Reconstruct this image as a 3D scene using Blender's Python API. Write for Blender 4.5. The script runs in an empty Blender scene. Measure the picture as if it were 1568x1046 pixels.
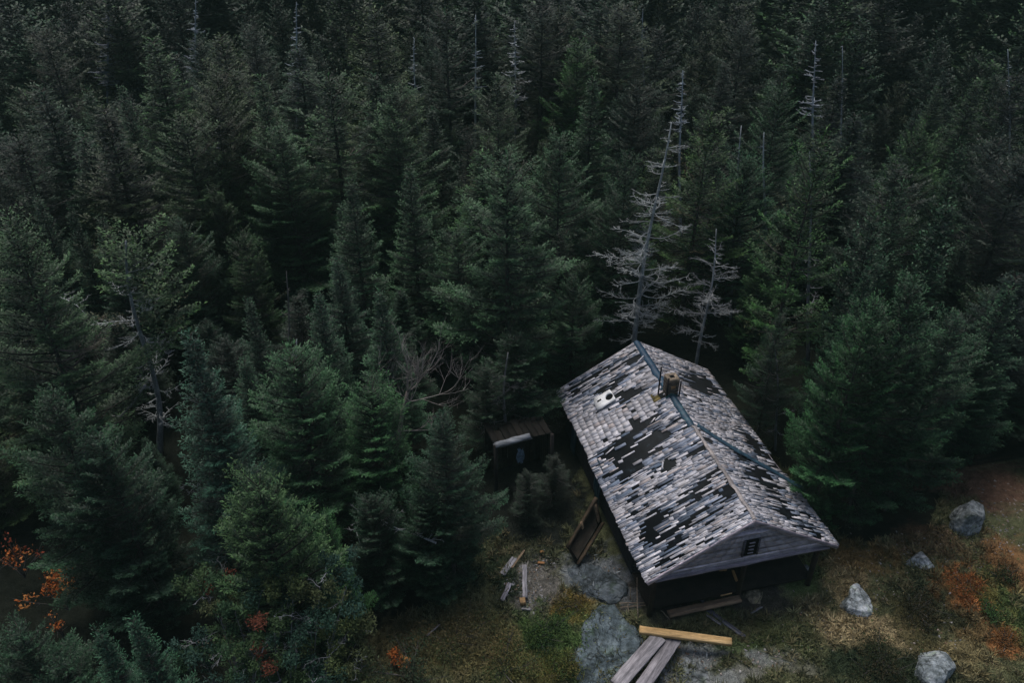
import bpy, math, random
import numpy as np
from mathutils import Vector

# ------------------------------------------------------------------ camera, world, sun
sc = bpy.context.scene
R = math.radians
F_PX, PITCH = 1250.0, 33.534          # focal length in photo pixels (1568 wide), degrees below the horizon
EAVE = 1.62
CAM_Z = 15.994 + EAVE
cam_d = bpy.data.cameras.new("camera"); cam = bpy.data.objects.new("camera", cam_d)
sc.collection.objects.link(cam); sc.camera = cam
cam_d.sensor_width = 36; cam_d.lens = F_PX / 1568 * 36
cam_d.clip_start = 0.1; cam_d.clip_end = 2000
cam.location = (0, 0, CAM_Z); cam.rotation_euler = (R(90 - PITCH), 0, 0)

SUN_EL, SUN_AZ = 70.0, -25.0           # azimuth from +Y (the way the camera looks) towards +X
w = bpy.data.worlds.new("World"); sc.world = w; w.use_nodes = True
nt = w.node_tree; bg = nt.nodes["Background"]
sky = nt.nodes.new("ShaderNodeTexSky"); sky.sky_type = 'NISHITA'; sky.sun_disc = False
sky.sun_elevation = R(SUN_EL); sky.sun_rotation = R(SUN_AZ); sky.dust_density = 5.0; sky.air_density = 1.0; sky.ozone_density = 1.0
nt.links.new(sky.outputs[0], bg.inputs[0]); bg.inputs[1].default_value = 0.085
sun_d = bpy.data.lights.new("sun", 'SUN'); sun = bpy.data.objects.new("sun", sun_d); sc.collection.objects.link(sun)
sun_d.energy = 1.5; sun_d.angle = R(24); sun_d.color = (1.0, 0.985, 0.96)
sv = Vector((math.sin(R(SUN_AZ)) * math.cos(R(SUN_EL)), math.cos(R(SUN_AZ)) * math.cos(R(SUN_EL)), math.sin(R(SUN_EL))))
sun.rotation_euler = sv.to_track_quat('Z', 'Y').to_euler()
sc.view_settings.view_transform = 'Standard'; sc.view_settings.look = 'None'
sc.view_settings.exposure = -0.05; sc.view_settings.gamma = 1.0
sc.cycles.max_bounces = 5; sc.cycles.diffuse_bounces = 1; sc.cycles.glossy_bounces = 1
sc.cycles.volume_bounces = 0; sc.cycles.transmission_bounces = 2

C = sc.collection
random.seed(7); rng = np.random.default_rng(7)

# ------------------------------------------------------------------ photo pixel <-> place
cp, sp = math.cos(R(PITCH)), math.sin(R(PITCH))
def ray(px, py):
    x = (px - 784) / F_PX; y = (523 - py) / F_PX
    return np.array([x, cp + y * sp, -sp + y * cp])
def proj(p):
    d = np.array([p[0], p[1], p[2] - CAM_Z]); dep = d[1] * cp - d[2] * sp
    return 784 + F_PX * d[0] / dep, 523 - F_PX * (d[1] * sp + d[2] * cp) / dep
def on_z(px, py, z=0.0):
    r = ray(px, py); t = (z - CAM_Z) / r[2]
    return np.array([0, 0, CAM_Z]) + r * t
def on_plane(px, py, p0, n):
    r = ray(px, py); o = np.array([0, 0, CAM_Z]); t = np.dot(p0 - o, n) / np.dot(r, n)
    return o + r * t

# ------------------------------------------------------------------ noise
_T = rng.random((64, 64, 64)).astype(np.float32)
def vnoise(x, y, z=0.0):
    x = np.asarray(x, float); y = np.asarray(y, float); z = np.asarray(z, float) + x * 0
    xi, yi, zi = np.floor(x).astype(int), np.floor(y).astype(int), np.floor(z).astype(int)
    fx, fy, fz = x - xi, y - yi, z - zi
    fx, fy, fz = (f * f * (3 - 2 * f) for f in (fx, fy, fz))
    def g(a, b, c): return _T[(xi + a) & 63, (yi + b) & 63, (zi + c) & 63]
    l = lambda a, b, t: a + (b - a) * t
    return l(l(l(g(0,0,0), g(1,0,0), fx), l(g(0,1,0), g(1,1,0), fx), fy),
             l(l(g(0,0,1), g(1,0,1), fx), l(g(0,1,1), g(1,1,1), fx), fy), fz) * 2 - 1
def fbm(x, y, z=0.0, n=4):
    s = 0; a = 1.0
    for i in range(n):
        s = s + a * vnoise(x, y, z); x = np.asarray(x) * 2.03 + 7.1; y = np.asarray(y) * 2.03 + 3.7; z = np.asarray(z) * 2.03 + 1.3; a *= .5
    return s / 1.9
def inside(poly, x, y):
    x = np.asarray(x, float); y = np.asarray(y, float); r = np.zeros(x.shape, bool); n = len(poly)
    for i in range(n):
        x1, y1 = poly[i]; x2, y2 = poly[(i + 1) % n]
        c = ((y1 > y) != (y2 > y)) & (x < (x2 - x1) * (y - y1) / (y2 - y1 + 1e-12) + x1)
        r ^= c
    return r

# ------------------------------------------------------------------ mesh helpers
def mesh_from(name, V, Fq, mats, cols=None, smooth=False, F3=None, midx=None):
    V = np.asarray(V, np.float32); me = bpy.data.meshes.new(name)
    me.vertices.add(len(V)); me.vertices.foreach_set('co', V.ravel())
    Fq = np.asarray(Fq, np.int32).reshape(-1, 4) if Fq is not None and len(Fq) else np.zeros((0, 4), np.int32)
    F3 = np.asarray(F3, np.int32).reshape(-1, 3) if F3 is not None and len(F3) else np.zeros((0, 3), np.int32)
    li = np.concatenate([Fq.ravel(), F3.ravel()]); me.loops.add(len(li)); me.loops.foreach_set('vertex_index', li)
    n = len(Fq) + len(F3); me.polygons.add(n)
    st = np.concatenate([np.arange(len(Fq)) * 4, len(Fq) * 4 + np.arange(len(F3)) * 3]).astype(np.int32)
    me.polygons.foreach_set('loop_start', st)
    me.polygons.foreach_set('loop_total', np.concatenate([np.full(len(Fq), 4), np.full(len(F3), 3)]).astype(np.int32))
    me.update(calc_edges=True)
    if smooth: me.polygons.foreach_set('use_smooth', np.ones(n, bool))
    if cols is not None:
        at = me.color_attributes.new('col', 'FLOAT_COLOR', 'POINT')
        c4 = np.ones((len(V), 4), np.float32); c4[:, :3] = cols; at.data.foreach_set('color', c4.ravel())
    for m in (mats if isinstance(mats, (list, tuple)) else [mats]): me.materials.append(m)
    if midx is not None: me.polygons.foreach_set('material_index', np.asarray(midx, np.int32))
    me.validate(); me.update()
    return me
def link(name, data, parent=None, loc=(0, 0, 0), rz=0.0):
    o = bpy.data.objects.new(name, data); C.objects.link(o); o.location = loc; o.rotation_euler[2] = rz
    if parent is not None: o.parent = parent
    return o
def tag(o, label=None, cat=None, group=None, kind=None):
    if label: o['label'] = label
    if cat: o['category'] = cat
    if group: o['group'] = group
    if kind: o['kind'] = kind
    return o
def empty(name, loc=(0, 0, 0), rz=0.0):
    o = bpy.data.objects.new(name, None); C.objects.link(o); o.location = loc; o.rotation_euler[2] = rz; o.empty_display_size = .2
    return o

class MB:
    """collects boxes, tubes and blobs into one mesh"""
    def __init__(s): s.v = []; s.q = []; s.t = []; s.c = []; s.n = 0
    def add(s, V, q=(), t=(), c=(1, 1, 1)):
        V = np.asarray(V, float); s.v.append(V)
        if len(q): s.q.append(np.asarray(q) + s.n)
        if len(t): s.t.append(np.asarray(t) + s.n)
        cc = np.asarray(c, float); s.c.append(np.tile(cc, (len(V), 1)) if cc.ndim == 1 else cc)
        s.n += len(V)
    def hexa(s, P, c=(1, 1, 1)):
        # P: 8 corners, bottom 4 then top 4 (same winding)
        s.add(P, [(3, 2, 1, 0), (4, 5, 6, 7), (0, 1, 5, 4), (1, 2, 6, 5), (2, 3, 7, 6), (3, 0, 4, 7)], c=c)
    def box(s, cen, ax, ay, az, c=(1, 1, 1), jit=0.0):
        # half-axis vectors
        cen, ax, ay, az = (np.asarray(a, float) for a in (cen, ax, ay, az))
        P = [cen + i * ax + j * ay + k * az for k in (-1, 1) for i, j in ((-1, -1), (1, -1), (1, 1), (-1, 1))]
        P = np.array(P)
        if jit: P = P + rng.normal(0, jit, P.shape)
        s.hexa(P, c)
    def plank(s, a, b, w, t, up=(0, 0, 1), c=(1, 1, 1), seg=8, rough=0.004, bend=0.0):
        # a weathered plank from a to b: subdivided box with worn edges and ends
        a, b = np.asarray(a, float), np.asarray(b, float); d = b - a; L = np.linalg.norm(d); d /= L
        up = np.asarray(up, float); side = np.cross(d, up); side /= np.linalg.norm(side); u = np.cross(side, d)
        V = []; rows = []
        prof = [(-1, -1), (1, -1), (1, .4), (.93, 1), (-.93, 1), (-1, .4)]
        for i in range(seg + 1):
            f = i / seg; k = []
            off = u * bend * math.sin(math.pi * f)
            for x, z in prof:
                e = rng.normal(0, rough, 3) * np.array([1, 1, .5]); 
                if i in (0, seg): e = e + d * rng.normal(0, rough * 3)
                V.append(a + d * L * f + off + side * x * w / 2 + u * z * t / 2 + e)
        n = len(prof); q = []
        for i in range(seg):
            for j in range(n): q.append((i * n + j, i * n + (j + 1) % n, (i + 1) * n + (j + 1) % n, (i + 1) * n + j))
        o = seg * n
        q += [(5, 2, 1, 0), (5, 4, 3, 2), (o, o + 1, o + 2, o + 5), (o + 2, o + 3, o + 4, o + 5)]
        s.add(V, q, c=c)
    def tube(s, pts, rad, sides=6, c=(1, 1, 1), cap=True):
        pts = np.asarray(pts, float); n = len(pts); rad = np.broadcast_to(np.asarray(rad, float), (n,))
        T = np.gradient(pts, axis=0); T /= np.linalg.norm(T, axis=1)[:, None] + 1e-9
        ref = np.array([0, 0, 1.]) if abs(T[:, 2]).mean() < .8 else np.array([1., 0, 0])
        A = np.cross(T, ref); A /= np.linalg.norm(A, axis=1)[:, None] + 1e-9; B = np.cross(T, A)
        th = np.arange(sides) * 2 * np.pi / sides
        V = (pts[:, None] + rad[:, None, None] * (np.cos(th)[None, :, None] * A[:, None] + np.sin(th)[None, :, None] * B[:, None])).reshape(-1, 3)
        i, j = np.meshgrid(np.arange(n - 1), np.arange(sides), indexing='ij'); j2 = (j + 1) % sides
        q = np.stack([i * sides + j, i * sides + j2, (i + 1) * sides + j2, (i + 1) * sides + j], -1).reshape(-1, 4)
        t = []
        if cap:
            for k in range(1, sides - 1): t += [(0, k + 1, k), ((n - 1) * sides, (n - 1) * sides + k, (n - 1) * sides + k + 1)]
        s.add(V, q, t, c)
    def mesh(s, name, mats, smooth=False):
        return mesh_from(name, np.concatenate(s.v), np.concatenate(s.q) if s.q else None, mats, np.concatenate(s.c), smooth, np.concatenate(s.t) if s.t else None)
    def build(s, name, mats, parent=None, smooth=False):
        return link(name, s.mesh(name, mats, smooth), parent)

# ------------------------------------------------------------------ materials
def mat(name, rough=.8, spec=.3):
    m = bpy.data.materials.new(name); m.use_nodes = True; n = m.node_tree.nodes; b = n['Principled BSDF']
    b.inputs['Roughness'].default_value = rough; b.inputs['Specular IOR Level'].default_value = spec
    return m, m.node_tree, b
def N(nt, typ, **kw):
    n = nt.nodes.new(typ)
    for k, v in kw.items(): setattr(n, k, v)
    return n
def mul(nt, a, b, mode='MULTIPLY', fac=1.0):
    n = N(nt, 'ShaderNodeMix', data_type='RGBA', blend_type=mode)
    if isinstance(fac, (int, float)): n.inputs[0].default_value = fac
    else: nt.links.new(fac, n.inputs[0])
    for s, v in ((6, a), (7, b)):
        if isinstance(v, (tuple, list)): n.inputs[s].default_value = (*v[:3], 1)
        else: nt.links.new(v, n.inputs[s])
    return n.outputs[2]
def noise(nt, scale, detail=5, rough=.6, vec=None, stretch=None):
    tc = N(nt, 'ShaderNodeTexCoord'); src = tc.outputs['Object'] if vec is None else vec
    if stretch:
        mp = N(nt, 'ShaderNodeMapping'); mp.inputs['Scale'].default_value = stretch; nt.links.new(src, mp.inputs[0]); src = mp.outputs[0]
    n = N(nt, 'ShaderNodeTexNoise'); n.inputs['Scale'].default_value = scale; n.inputs['Detail'].default_value = detail
    n.inputs['Roughness'].default_value = rough; nt.links.new(src, n.inputs['Vector']); return n.outputs['Fac']
def ramp(nt, fac, stops):
    r = N(nt, 'ShaderNodeValToRGB'); nt.links.new(fac, r.inputs[0]); e = r.color_ramp.elements
    while len(e) < len(stops): e.new(.5)
    for k, (p, c) in enumerate(stops):
        e[k].position = p; e[k].color = (*c, 1) if isinstance(c, tuple) else (c, c, c, 1)
    return r.outputs[0]
def bump(nt, b, h, strength=.5, dist=.02):
    n = N(nt, 'ShaderNodeBump'); n.inputs['Strength'].default_value = strength; n.inputs['Distance'].default_value = dist
    nt.links.new(h, n.inputs['Height']); nt.links.new(n.outputs[0], b.inputs['Normal'])
def vcol(nt): return N(nt, 'ShaderNodeVertexColor', layer_name='col').outputs[0]

# foliage: per-leaf colour in the mesh, hue of the tree from the object colour
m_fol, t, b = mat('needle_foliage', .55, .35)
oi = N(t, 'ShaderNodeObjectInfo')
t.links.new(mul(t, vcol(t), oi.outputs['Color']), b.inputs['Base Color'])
def woodmat(name, base, dark, scale=6, stretch=(1, 1, 1), rough=.85, bs=.5, use_v=True, spec=.25, rot=None):
    m, t, b = mat(name, rough, spec); vec = None
    if rot is not None:
        tc = N(t, 'ShaderNodeTexCoord'); mp = N(t, 'ShaderNodeMapping'); mp.inputs['Rotation'].default_value = (0, 0, rot); t.links.new(tc.outputs['Object'], mp.inputs[0]); vec = mp.outputs[0]
    n1 = noise(t, scale, 6, .65, vec=vec, stretch=stretch); n2 = noise(t, scale * 6, 4, .6, vec=vec, stretch=stretch); n3 = noise(t, 2.2, 5, .7)
    c = ramp(t, n1, [(.32, dark), (.62, base)])
    c = mul(t, c, ramp(t, n2, [(.3, .55), (.7, 1.18)])); c = mul(t, c, ramp(t, n3, [(.3, .7), (.65, 1.12)]))
    if use_v: c = mul(t, c, vcol(t))
    t.links.new(c, b.inputs['Base Color']); bump(t, b, n2, bs, .01)
    return m
m_bark = woodmat('bark', (.10, .085, .075), (.045, .04, .037), 9, (1, 1, .3))
m_dead = woodmat('dead_grey_wood', (.64, .67, .66), (.30, .32, .32), 5, (1, 1, .4))
m_twig = woodmat('brown_bare_twigs', (.18, .165, .155), (.09, .08, .075), 5)
m_shingle, t, b = mat('weathered_shingle', .8, .3)
tc = N(t, 'ShaderNodeTexCoord'); mp1 = N(t, 'ShaderNodeMapping'); mp1.inputs['Rotation'].default_value = (0, 0, -R(13.275)); t.links.new(tc.outputs['Object'], mp1.inputs[0])
mp2 = N(t, 'ShaderNodeMapping'); mp2.inputs['Scale'].default_value = (.16, 1, .16); t.links.new(mp1.outputs[0], mp2.inputs[0])
n1 = noise(t, 26, 4, .7, vec=mp2.outputs[0]); n2 = noise(t, 5, 6, .7)
c = mul(t, vcol(t), ramp(t, n1, [(.32, .42), (.5, .95), (.68, 1.28)])); c = mul(t, c, ramp(t, n2, [(.3, (.66, .72, .82)), (.6, (1.08, 1.06, 1.05))]))
t.links.new(c, b.inputs['Base Color']); bump(t, b, n1, .6, .01)
m_tar, t, b = mat('black_roofing_felt', .75, .25)
c = ramp(t, noise(t, 2.5, 6, .7), [(.35, (.006, .007, .008)), (.60, (.014, .017, .021)), (.74, (.05, .075, .10))])
t.links.new(c, b.inputs['Base Color']); bump(t, b, noise(t, 30), .4, .01)
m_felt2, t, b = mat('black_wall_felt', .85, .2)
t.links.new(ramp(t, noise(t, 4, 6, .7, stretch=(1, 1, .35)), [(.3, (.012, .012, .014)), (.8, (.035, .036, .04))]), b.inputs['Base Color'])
m_blue, t, b = mat('blue_painted_metal', .5, .5)
c = mul(t, ramp(t, noise(t, 5, 6, .7), [(.3, (.014, .035, .06)), (.55, (.030, .075, .115)), (.72, (.09, .19, .22))]), vcol(t))
t.links.new(c, b.inputs['Base Color']); bump(t, b, noise(t, 14), .3, .02)
m_board = woodmat('old_grey_boards', (.56, .53, .57), (.17, .16, .175), 9, (.10, 1, 2), bs=.8, rot=-R(13.275))
m_plank = woodmat('grey_weathered_plank', (.40, .39, .41), (.12, .12, .13), 9, (.08, 1, 1), bs=.6)
m_new = woodmat('fresh_yellow_timber', (.80, .55, .27), (.55, .34, .14), 8, (.07, 1, 1), .7, .3)
m_tan = woodmat('tan_old_timber', (.30, .21, .13), (.10, .08, .06), 8, (.08, 1, 1))
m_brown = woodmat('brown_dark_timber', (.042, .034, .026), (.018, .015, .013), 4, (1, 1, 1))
m_white, t, b = mat('chipped_white_metal', .45, .5)
t.links.new(ramp(t, noise(t, 9, 6, .7), [(.3, (.66, .68, .70)), (.5, (.90, .91, .92))]), b.inputs['Base Color'])
m_black, t, b = mat('opening_black', .9, .1); b.inputs['Base Color'].default_value = (.008, .008, .009, 1)  # flat black paints the dark inside of vent, flue, hole and slot
m_brick = woodmat('chimney_masonry', (.30, .26, .22), (.12, .11, .10), 7)
m_rust = woodmat('dark_rusty_steel', (.035, .030, .034), (.014, .014, .018), 9)
m_rock, t, b = mat('grey_blue_rock', .85, .3)
n1 = noise(t, 2.3, 8, .7); n2 = noise(t, 11, 6, .7)
c = ramp(t, n1, [(.3, (.07, .085, .095)), (.5, (.18, .20, .215)), (.68, (.33, .345, .35))])
c = mul(t, c, ramp(t, n2, [(.3, .45), (.62, 1.25)]))
c = mul(t, c, ramp(t, noise(t, 3.1, 5), [(.55, (1, 1, 1)), (.72, (.55, .66, .42))]))
c = mul(t, c, vcol(t))
vo = N(t, 'ShaderNodeTexVoronoi', feature='DISTANCE_TO_EDGE'); vo.inputs['Scale'].default_value = 1.7
tc = N(t, 'ShaderNodeTexCoord'); nz = N(t, 'ShaderNodeTexNoise'); nz.inputs['Scale'].default_value = 3.0; t.links.new(tc.outputs['Object'], nz.inputs['Vector'])
va = N(t, 'ShaderNodeVectorMath', operation='MULTIPLY_ADD'); va.inputs[1].default_value = (.5, .5, .5); t.links.new(nz.outputs['Color'], va.inputs[0]); t.links.new(tc.outputs['Object'], va.inputs[2]); t.links.new(va.outputs[0], vo.inputs['Vector'])
c = mul(t, c, ramp(t, vo.outputs['Distance'], [(.0, .25), (.035, 1.0)]))
c = mul(t, c, ramp(t, noise(t, 1.3, 6, .8), [(.38, (.45, .47, .42)), (.56, (1.15, 1.15, 1.15))]))
t.links.new(c, b.inputs['Base Color']); bump(t, b, n2, .9, .06)
m_ground, t, b = mat('forest_ground', .95, .1)
n1 = noise(t, 5, 8, .75); n2 = noise(t, 38, 5, .7)
c = mul(t, vcol(t), ramp(t, n1, [(.3, .5), (.65, 2.0)])); c = mul(t, c, ramp(t, n2, [(.35, .45), (.65, 1.5)]))
t.links.new(c, b.inputs['Base Color']); bump(t, b, n2, .9, .06)
m_leaf, t, b = mat('leaf_and_grass', .7, .15)
t.links.new(vcol(t), b.inputs['Base Color'])

# ------------------------------------------------------------------ ground
def gz(x, y):
    x = np.asarray(x, float); y = np.asarray(y, float)
    hill = .14 * (np.sqrt((np.clip(y, -60, 115) - 27) ** 2 + 36) + (np.clip(y, -60, 115) - 27)) / 2 - .09
    return np.maximum(hill, 0) + .16 * fbm(x * .35 + 3, y * .35) + .07 * fbm(x * 1.3, y * 1.3 + 9) + .025 * fbm(x * 5, y * 5) - .05
def gpt(px, py, dz=0.0):
    p = on_z(px, py, 0.0)
    for _ in range(10): p = on_z(px, py, float(gz(p[0], p[1])) + dz)
    return p
# the clearing, outlined in photo pixels -> ground points
CLEAR_PX = [(540, 1060), (575, 970), (640, 930), (715, 905), (735, 840), (770, 800), (840, 790), (900, 700), (960, 640), (1130, 640), (1300, 830),
            (1420, 815), (1440, 760), (1478, 715), (1600, 700), (1700, 900), (1700, 1250), (540, 1250)]
CLEAR = [tuple(on_z(*p)[:2]) for p in CLEAR_PX]
# patches of ground colour in the clearing, plus one painted shade left of the cabin: (px, py, radius x, radius y in pixels, colour, strength)
GREEN = (.045, .075, .024); TAN = (.20, .16, .09); RUST = (.25, .10, .035); EARTH = (.035, .032, .028); GREY = (.15, .16, .165); DK = (.018, .026, .014)
PATCH = [(1330, 960, 75, 30, TAN, 1.0), (1290, 880, 35, 45, TAN, .8), (1370, 990, 40, 25, TAN, .9), (1250, 935, 30, 35, TAN, .5), (1320, 850, 60, 25, (.13, .085, .035), .8),
         (1490, 905, 55, 40, RUST, 1.0), (1470, 1000, 60, 30, (.13, .10, .05), .7), (1545, 860, 40, 40, (.16, .08, .035), .8), (1500, 960, 70, 25, (.12, .07, .03), .6), (1540, 985, 40, 22, RUST, .8),
         (1500, 740, 90, 35, (.11, .062, .045), .9), (1420, 830, 60, 25, (.10, .06, .035), .7),
         (1130, 885, 70, 40, EARTH, 1), (1160, 920, 60, 30, EARTH, .9), (1175, 1005, 38, 14, GREY, .7), (1140, 1030, 34, 12, (.13, .13, .12), .7), (1070, 1000, 32, 22, GREY, .8), (1225, 1022, 30, 12, (.11, .11, .09), .7), (1090, 1040, 40, 16, (.15, .16, .16), .8), (1120, 990, 30, 12, (.05, .07, .03), .9), (1180, 985, 40, 10, GREEN, .8),
         (1000, 900, 80, 40, EARTH, 1), (920, 880, 70, 40, (.09, .10, .11), .9), (870, 930, 35, 25, (.12, .085, .025), 1), (810, 890, 50, 45, (.085, .08, .075), .9),
         (1225, 880, 40, 30, GREEN, .8), (1200, 970, 50, 35, (.06, .07, .03), .8), (1350, 1020, 90, 40, DK, 1), (1420, 930, 60, 45, DK, .8),
         (850, 990, 80, 60, GREEN, 1), (700, 990, 90, 50, (.10, .09, .04), 1), (820, 1030, 60, 35, (.09, .085, .03), 1), (760, 880, 40, 40, DK, 1), (610, 985, 50, 50, (.07, .06, .03), .8),
         (820, 770, 90, 80, (.010, .012, .010), 1), (820, 850, 50, 20, (.05, .055, .03), .6), (1540, 930, 30, 60, GREEN, .8), (1395, 955, 30, 40, (.05, .045, .02), .8)]  # near-black patch paints the shade between shed and cabin
PATCH_G = []
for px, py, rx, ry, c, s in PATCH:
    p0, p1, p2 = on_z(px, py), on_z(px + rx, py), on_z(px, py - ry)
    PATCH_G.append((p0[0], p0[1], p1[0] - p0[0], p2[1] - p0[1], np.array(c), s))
def gcol(x, y):
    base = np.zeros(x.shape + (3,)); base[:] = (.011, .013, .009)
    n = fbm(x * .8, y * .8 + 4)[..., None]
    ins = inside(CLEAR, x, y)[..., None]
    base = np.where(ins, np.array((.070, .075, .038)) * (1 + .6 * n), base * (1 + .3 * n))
    wx = .22 * fbm(x * 1.7, y * 1.7 + 20); wy = .22 * fbm(x * 1.7 + 30, y * 1.7)
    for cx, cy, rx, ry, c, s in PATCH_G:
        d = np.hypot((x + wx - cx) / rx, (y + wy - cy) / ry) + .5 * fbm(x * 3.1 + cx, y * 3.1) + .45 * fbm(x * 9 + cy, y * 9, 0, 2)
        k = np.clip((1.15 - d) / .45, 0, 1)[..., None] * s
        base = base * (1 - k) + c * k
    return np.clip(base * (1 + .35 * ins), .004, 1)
gx = np.concatenate([np.linspace(-320, -30, 20), np.linspace(-28, -8, 40), np.arange(-7.8, 14.6, .09), np.linspace(15, 35, 40), np.linspace(40, 320, 20)])
gy = np.concatenate([np.linspace(-60, 5, 20), np.arange(5.2, 24, .09), np.linspace(24.5, 60, 70), np.linspace(62, 400, 40)])
X, Y = np.meshgrid(gx, gy, indexing='ij'); Z = gz(X, Y)
nx, ny = X.shape; i, j = np.meshgrid(np.arange(nx - 1), np.arange(ny - 1), indexing='ij')
q = np.stack([i * ny + j, (i + 1) * ny + j, (i + 1) * ny + j + 1, i * ny + j + 1], -1).reshape(-1, 4)
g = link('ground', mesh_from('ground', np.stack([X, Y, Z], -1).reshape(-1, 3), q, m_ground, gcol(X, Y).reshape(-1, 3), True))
tag(g, kind='structure')

# ------------------------------------------------------------------ the cabin frame of reference
TH = R(103.275); U = np.array([math.cos(TH), math.sin(TH), 0]); S = np.array([math.sin(TH), -math.cos(TH), 0]); UP = np.array([0, 0, 1.])
O = np.array([5.8505, 14.049, 0.0]); HW, RISE, LEN = 2.597, 1.524, 8.0
SL = math.hypot(HW, RISE)                       # slope length
def cab(s, x, z): return O + U * s + S * x + UP * z     # s along ridge from the near gable, x to the right
def slope_pt(side, s, t, n=0.0):                 # t from ridge down the slope; n off the surface
    d = (S * side * HW - UP * RISE) / SL; nn = (S * side * RISE + UP * HW) / SL
    return cab(s, 0, EAVE + RISE) + d * t + U * 0 + nn * n
def slope_uv(side, px, py):
    d = (S * side * HW - UP * RISE) / SL; nn = (S * side * RISE + UP * HW) / SL
    p0 = cab(0, 0, EAVE + RISE); p = on_plane(px, py, p0, nn) - p0
    return float(p @ U), float(p @ d)

exec_done = True
LEFT_HOLES = [
 [(873,592),(888,584),(895,594),(888,602),(876,609),(871,602)],
 [(907,602),(926,590),(947,579),(962,573),(958,586),(936,594),(916,606)],
 [(943,602),(962,594),(985,596),(997,594),(974,607),(947,623),(944,613)],
 [(939,562),(978,545),(987,544),(981,554),(943,567)],
 [(898,578),(922,566),(938,560),(930,568),(905,582)],
 [(943,676),(974,646),(999,640),(1020,629),(1018,636),(1001,651),(964,669),(947,686)],
 [(922,693),(943,682),(974,669),(1012,659),(1031,659),(1012,672),(993,688),(955,693),(947,710),(928,707)],
 [(930,705),(945,676),(976,669),(1014,657),(1025,661),(1002,684),(987,697),(979,716),(962,736),(953,745),(945,730),(951,713),(935,709)],
 [(976,699),(1019,684),(1021,688),(998,699),(979,707)],
 [(995,728),(1014,711),(1033,703),(1033,711),(1018,724),(998,730)],
 [(960,768),(962,762),(987,751),(1021,737),(1021,743),(995,755),(966,770)],
 [(920,734),(930,724),(949,722),(945,728)],
 [(979,802),(995,791),(1018,780),(1033,780),(1025,793),(1010,806),(1002,812),(1014,822),(1018,827),(998,837),(983,812)],
 [(1023,831),(1044,818),(1050,837),(1029,840)],
 [(1014,822),(1037,808),(1056,795),(1058,797),(1041,812),(1025,827)],
 [(1052,703),(1056,695),(1082,680),(1090,686),(1067,694)],
 [(1090,726),(1101,716),(1111,715),(1109,718),(1094,728)],
 [(1048,753),(1067,741),(1088,734),(1090,738),(1071,749),(1040,759)],
 [(1113,734),(1121,732),(1132,751),(1113,762),(1101,766),(1101,755),(1117,747)],
 [(1067,785),(1082,776),(1086,778),(1073,789)],
 [(1075,793),(1082,791),(1090,804),(1082,806)],
 [(1075,831),(1094,820),(1111,814),(1109,818),(1082,833)],
 [(1035,661),(1056,651),(1058,653),(1040,663)],
 [(1003,861),(1020,853),(1038,851),(1036,856),(1024,861),(1007,864)],
 [(1007,865),(1012,865),(1012,873),(1007,872)],
 [(950,756),(964,749),(965,753),(953,758)],
 [(1040,765),(1075,752),(1100,745),(1096,752),(1060,766),(1042,770)],
]
RIGHT_HOLES = [
 [(1141,726),(1152,710),(1175,723),(1194,748),(1180,751),(1161,737)],
 [(1183,759),(1205,771),(1216,790),(1205,798),(1186,779)],
 [(1238,807),(1249,809),(1258,826),(1249,826)],
 [(1116,690),(1133,696),(1150,710),(1139,710)],
 [(1130,657),(1147,665),(1166,682),(1177,698),(1161,693),(1139,676)],
 [(1227,782),(1238,790),(1236,795),(1225,787)],
 [(1046,576),(1084,576),(1103,603),(1088,607),(1057,596)],
 [(1205,798),(1227,806),(1238,818),(1216,806)],
 [(1050,565),(1078,577),(1091,590),(1102,601),(1105,607),(1078,590)],
 [(1165,690),(1185,700),(1205,728),(1190,722)],
]
cabin = empty('cabin', tuple(cab(LEN / 2, 0, 0)))
tag(cabin, 'weathered old log cabin with shingle roof full of black bare patches', 'cabin')
bpy.context.view_layer.update()
CI = cabin.matrix_world.inverted()
def cpart(mb, name, m, parent=None, smooth=False):
    """build in world space, parent under the cabin (or one of its parts) without moving"""
    V = np.concatenate(mb.v) - np.array(cabin.location); mb.v = [V]
    return mb.build(name, m, parent if parent is not None else cabin, smooth)

# roof decks (black felt on boards)
for side in (-1, 1):
    mb = MB(); d = (S * side * HW - UP * RISE) / SL; nn = (S * side * RISE + UP * HW) / SL
    a, b_ = slope_pt(side, 0, 0), slope_pt(side, LEN, 0); c_, e_ = slope_pt(side, LEN, SL - .03), slope_pt(side, 0, SL - .03)
    P = [p - nn * .06 for p in (a, b_, c_, e_)] + [p - nn * .006 for p in (a, b_, c_, e_)]
    mb.hexa(P); cpart(mb, 'roof_deck', m_tar)
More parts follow.
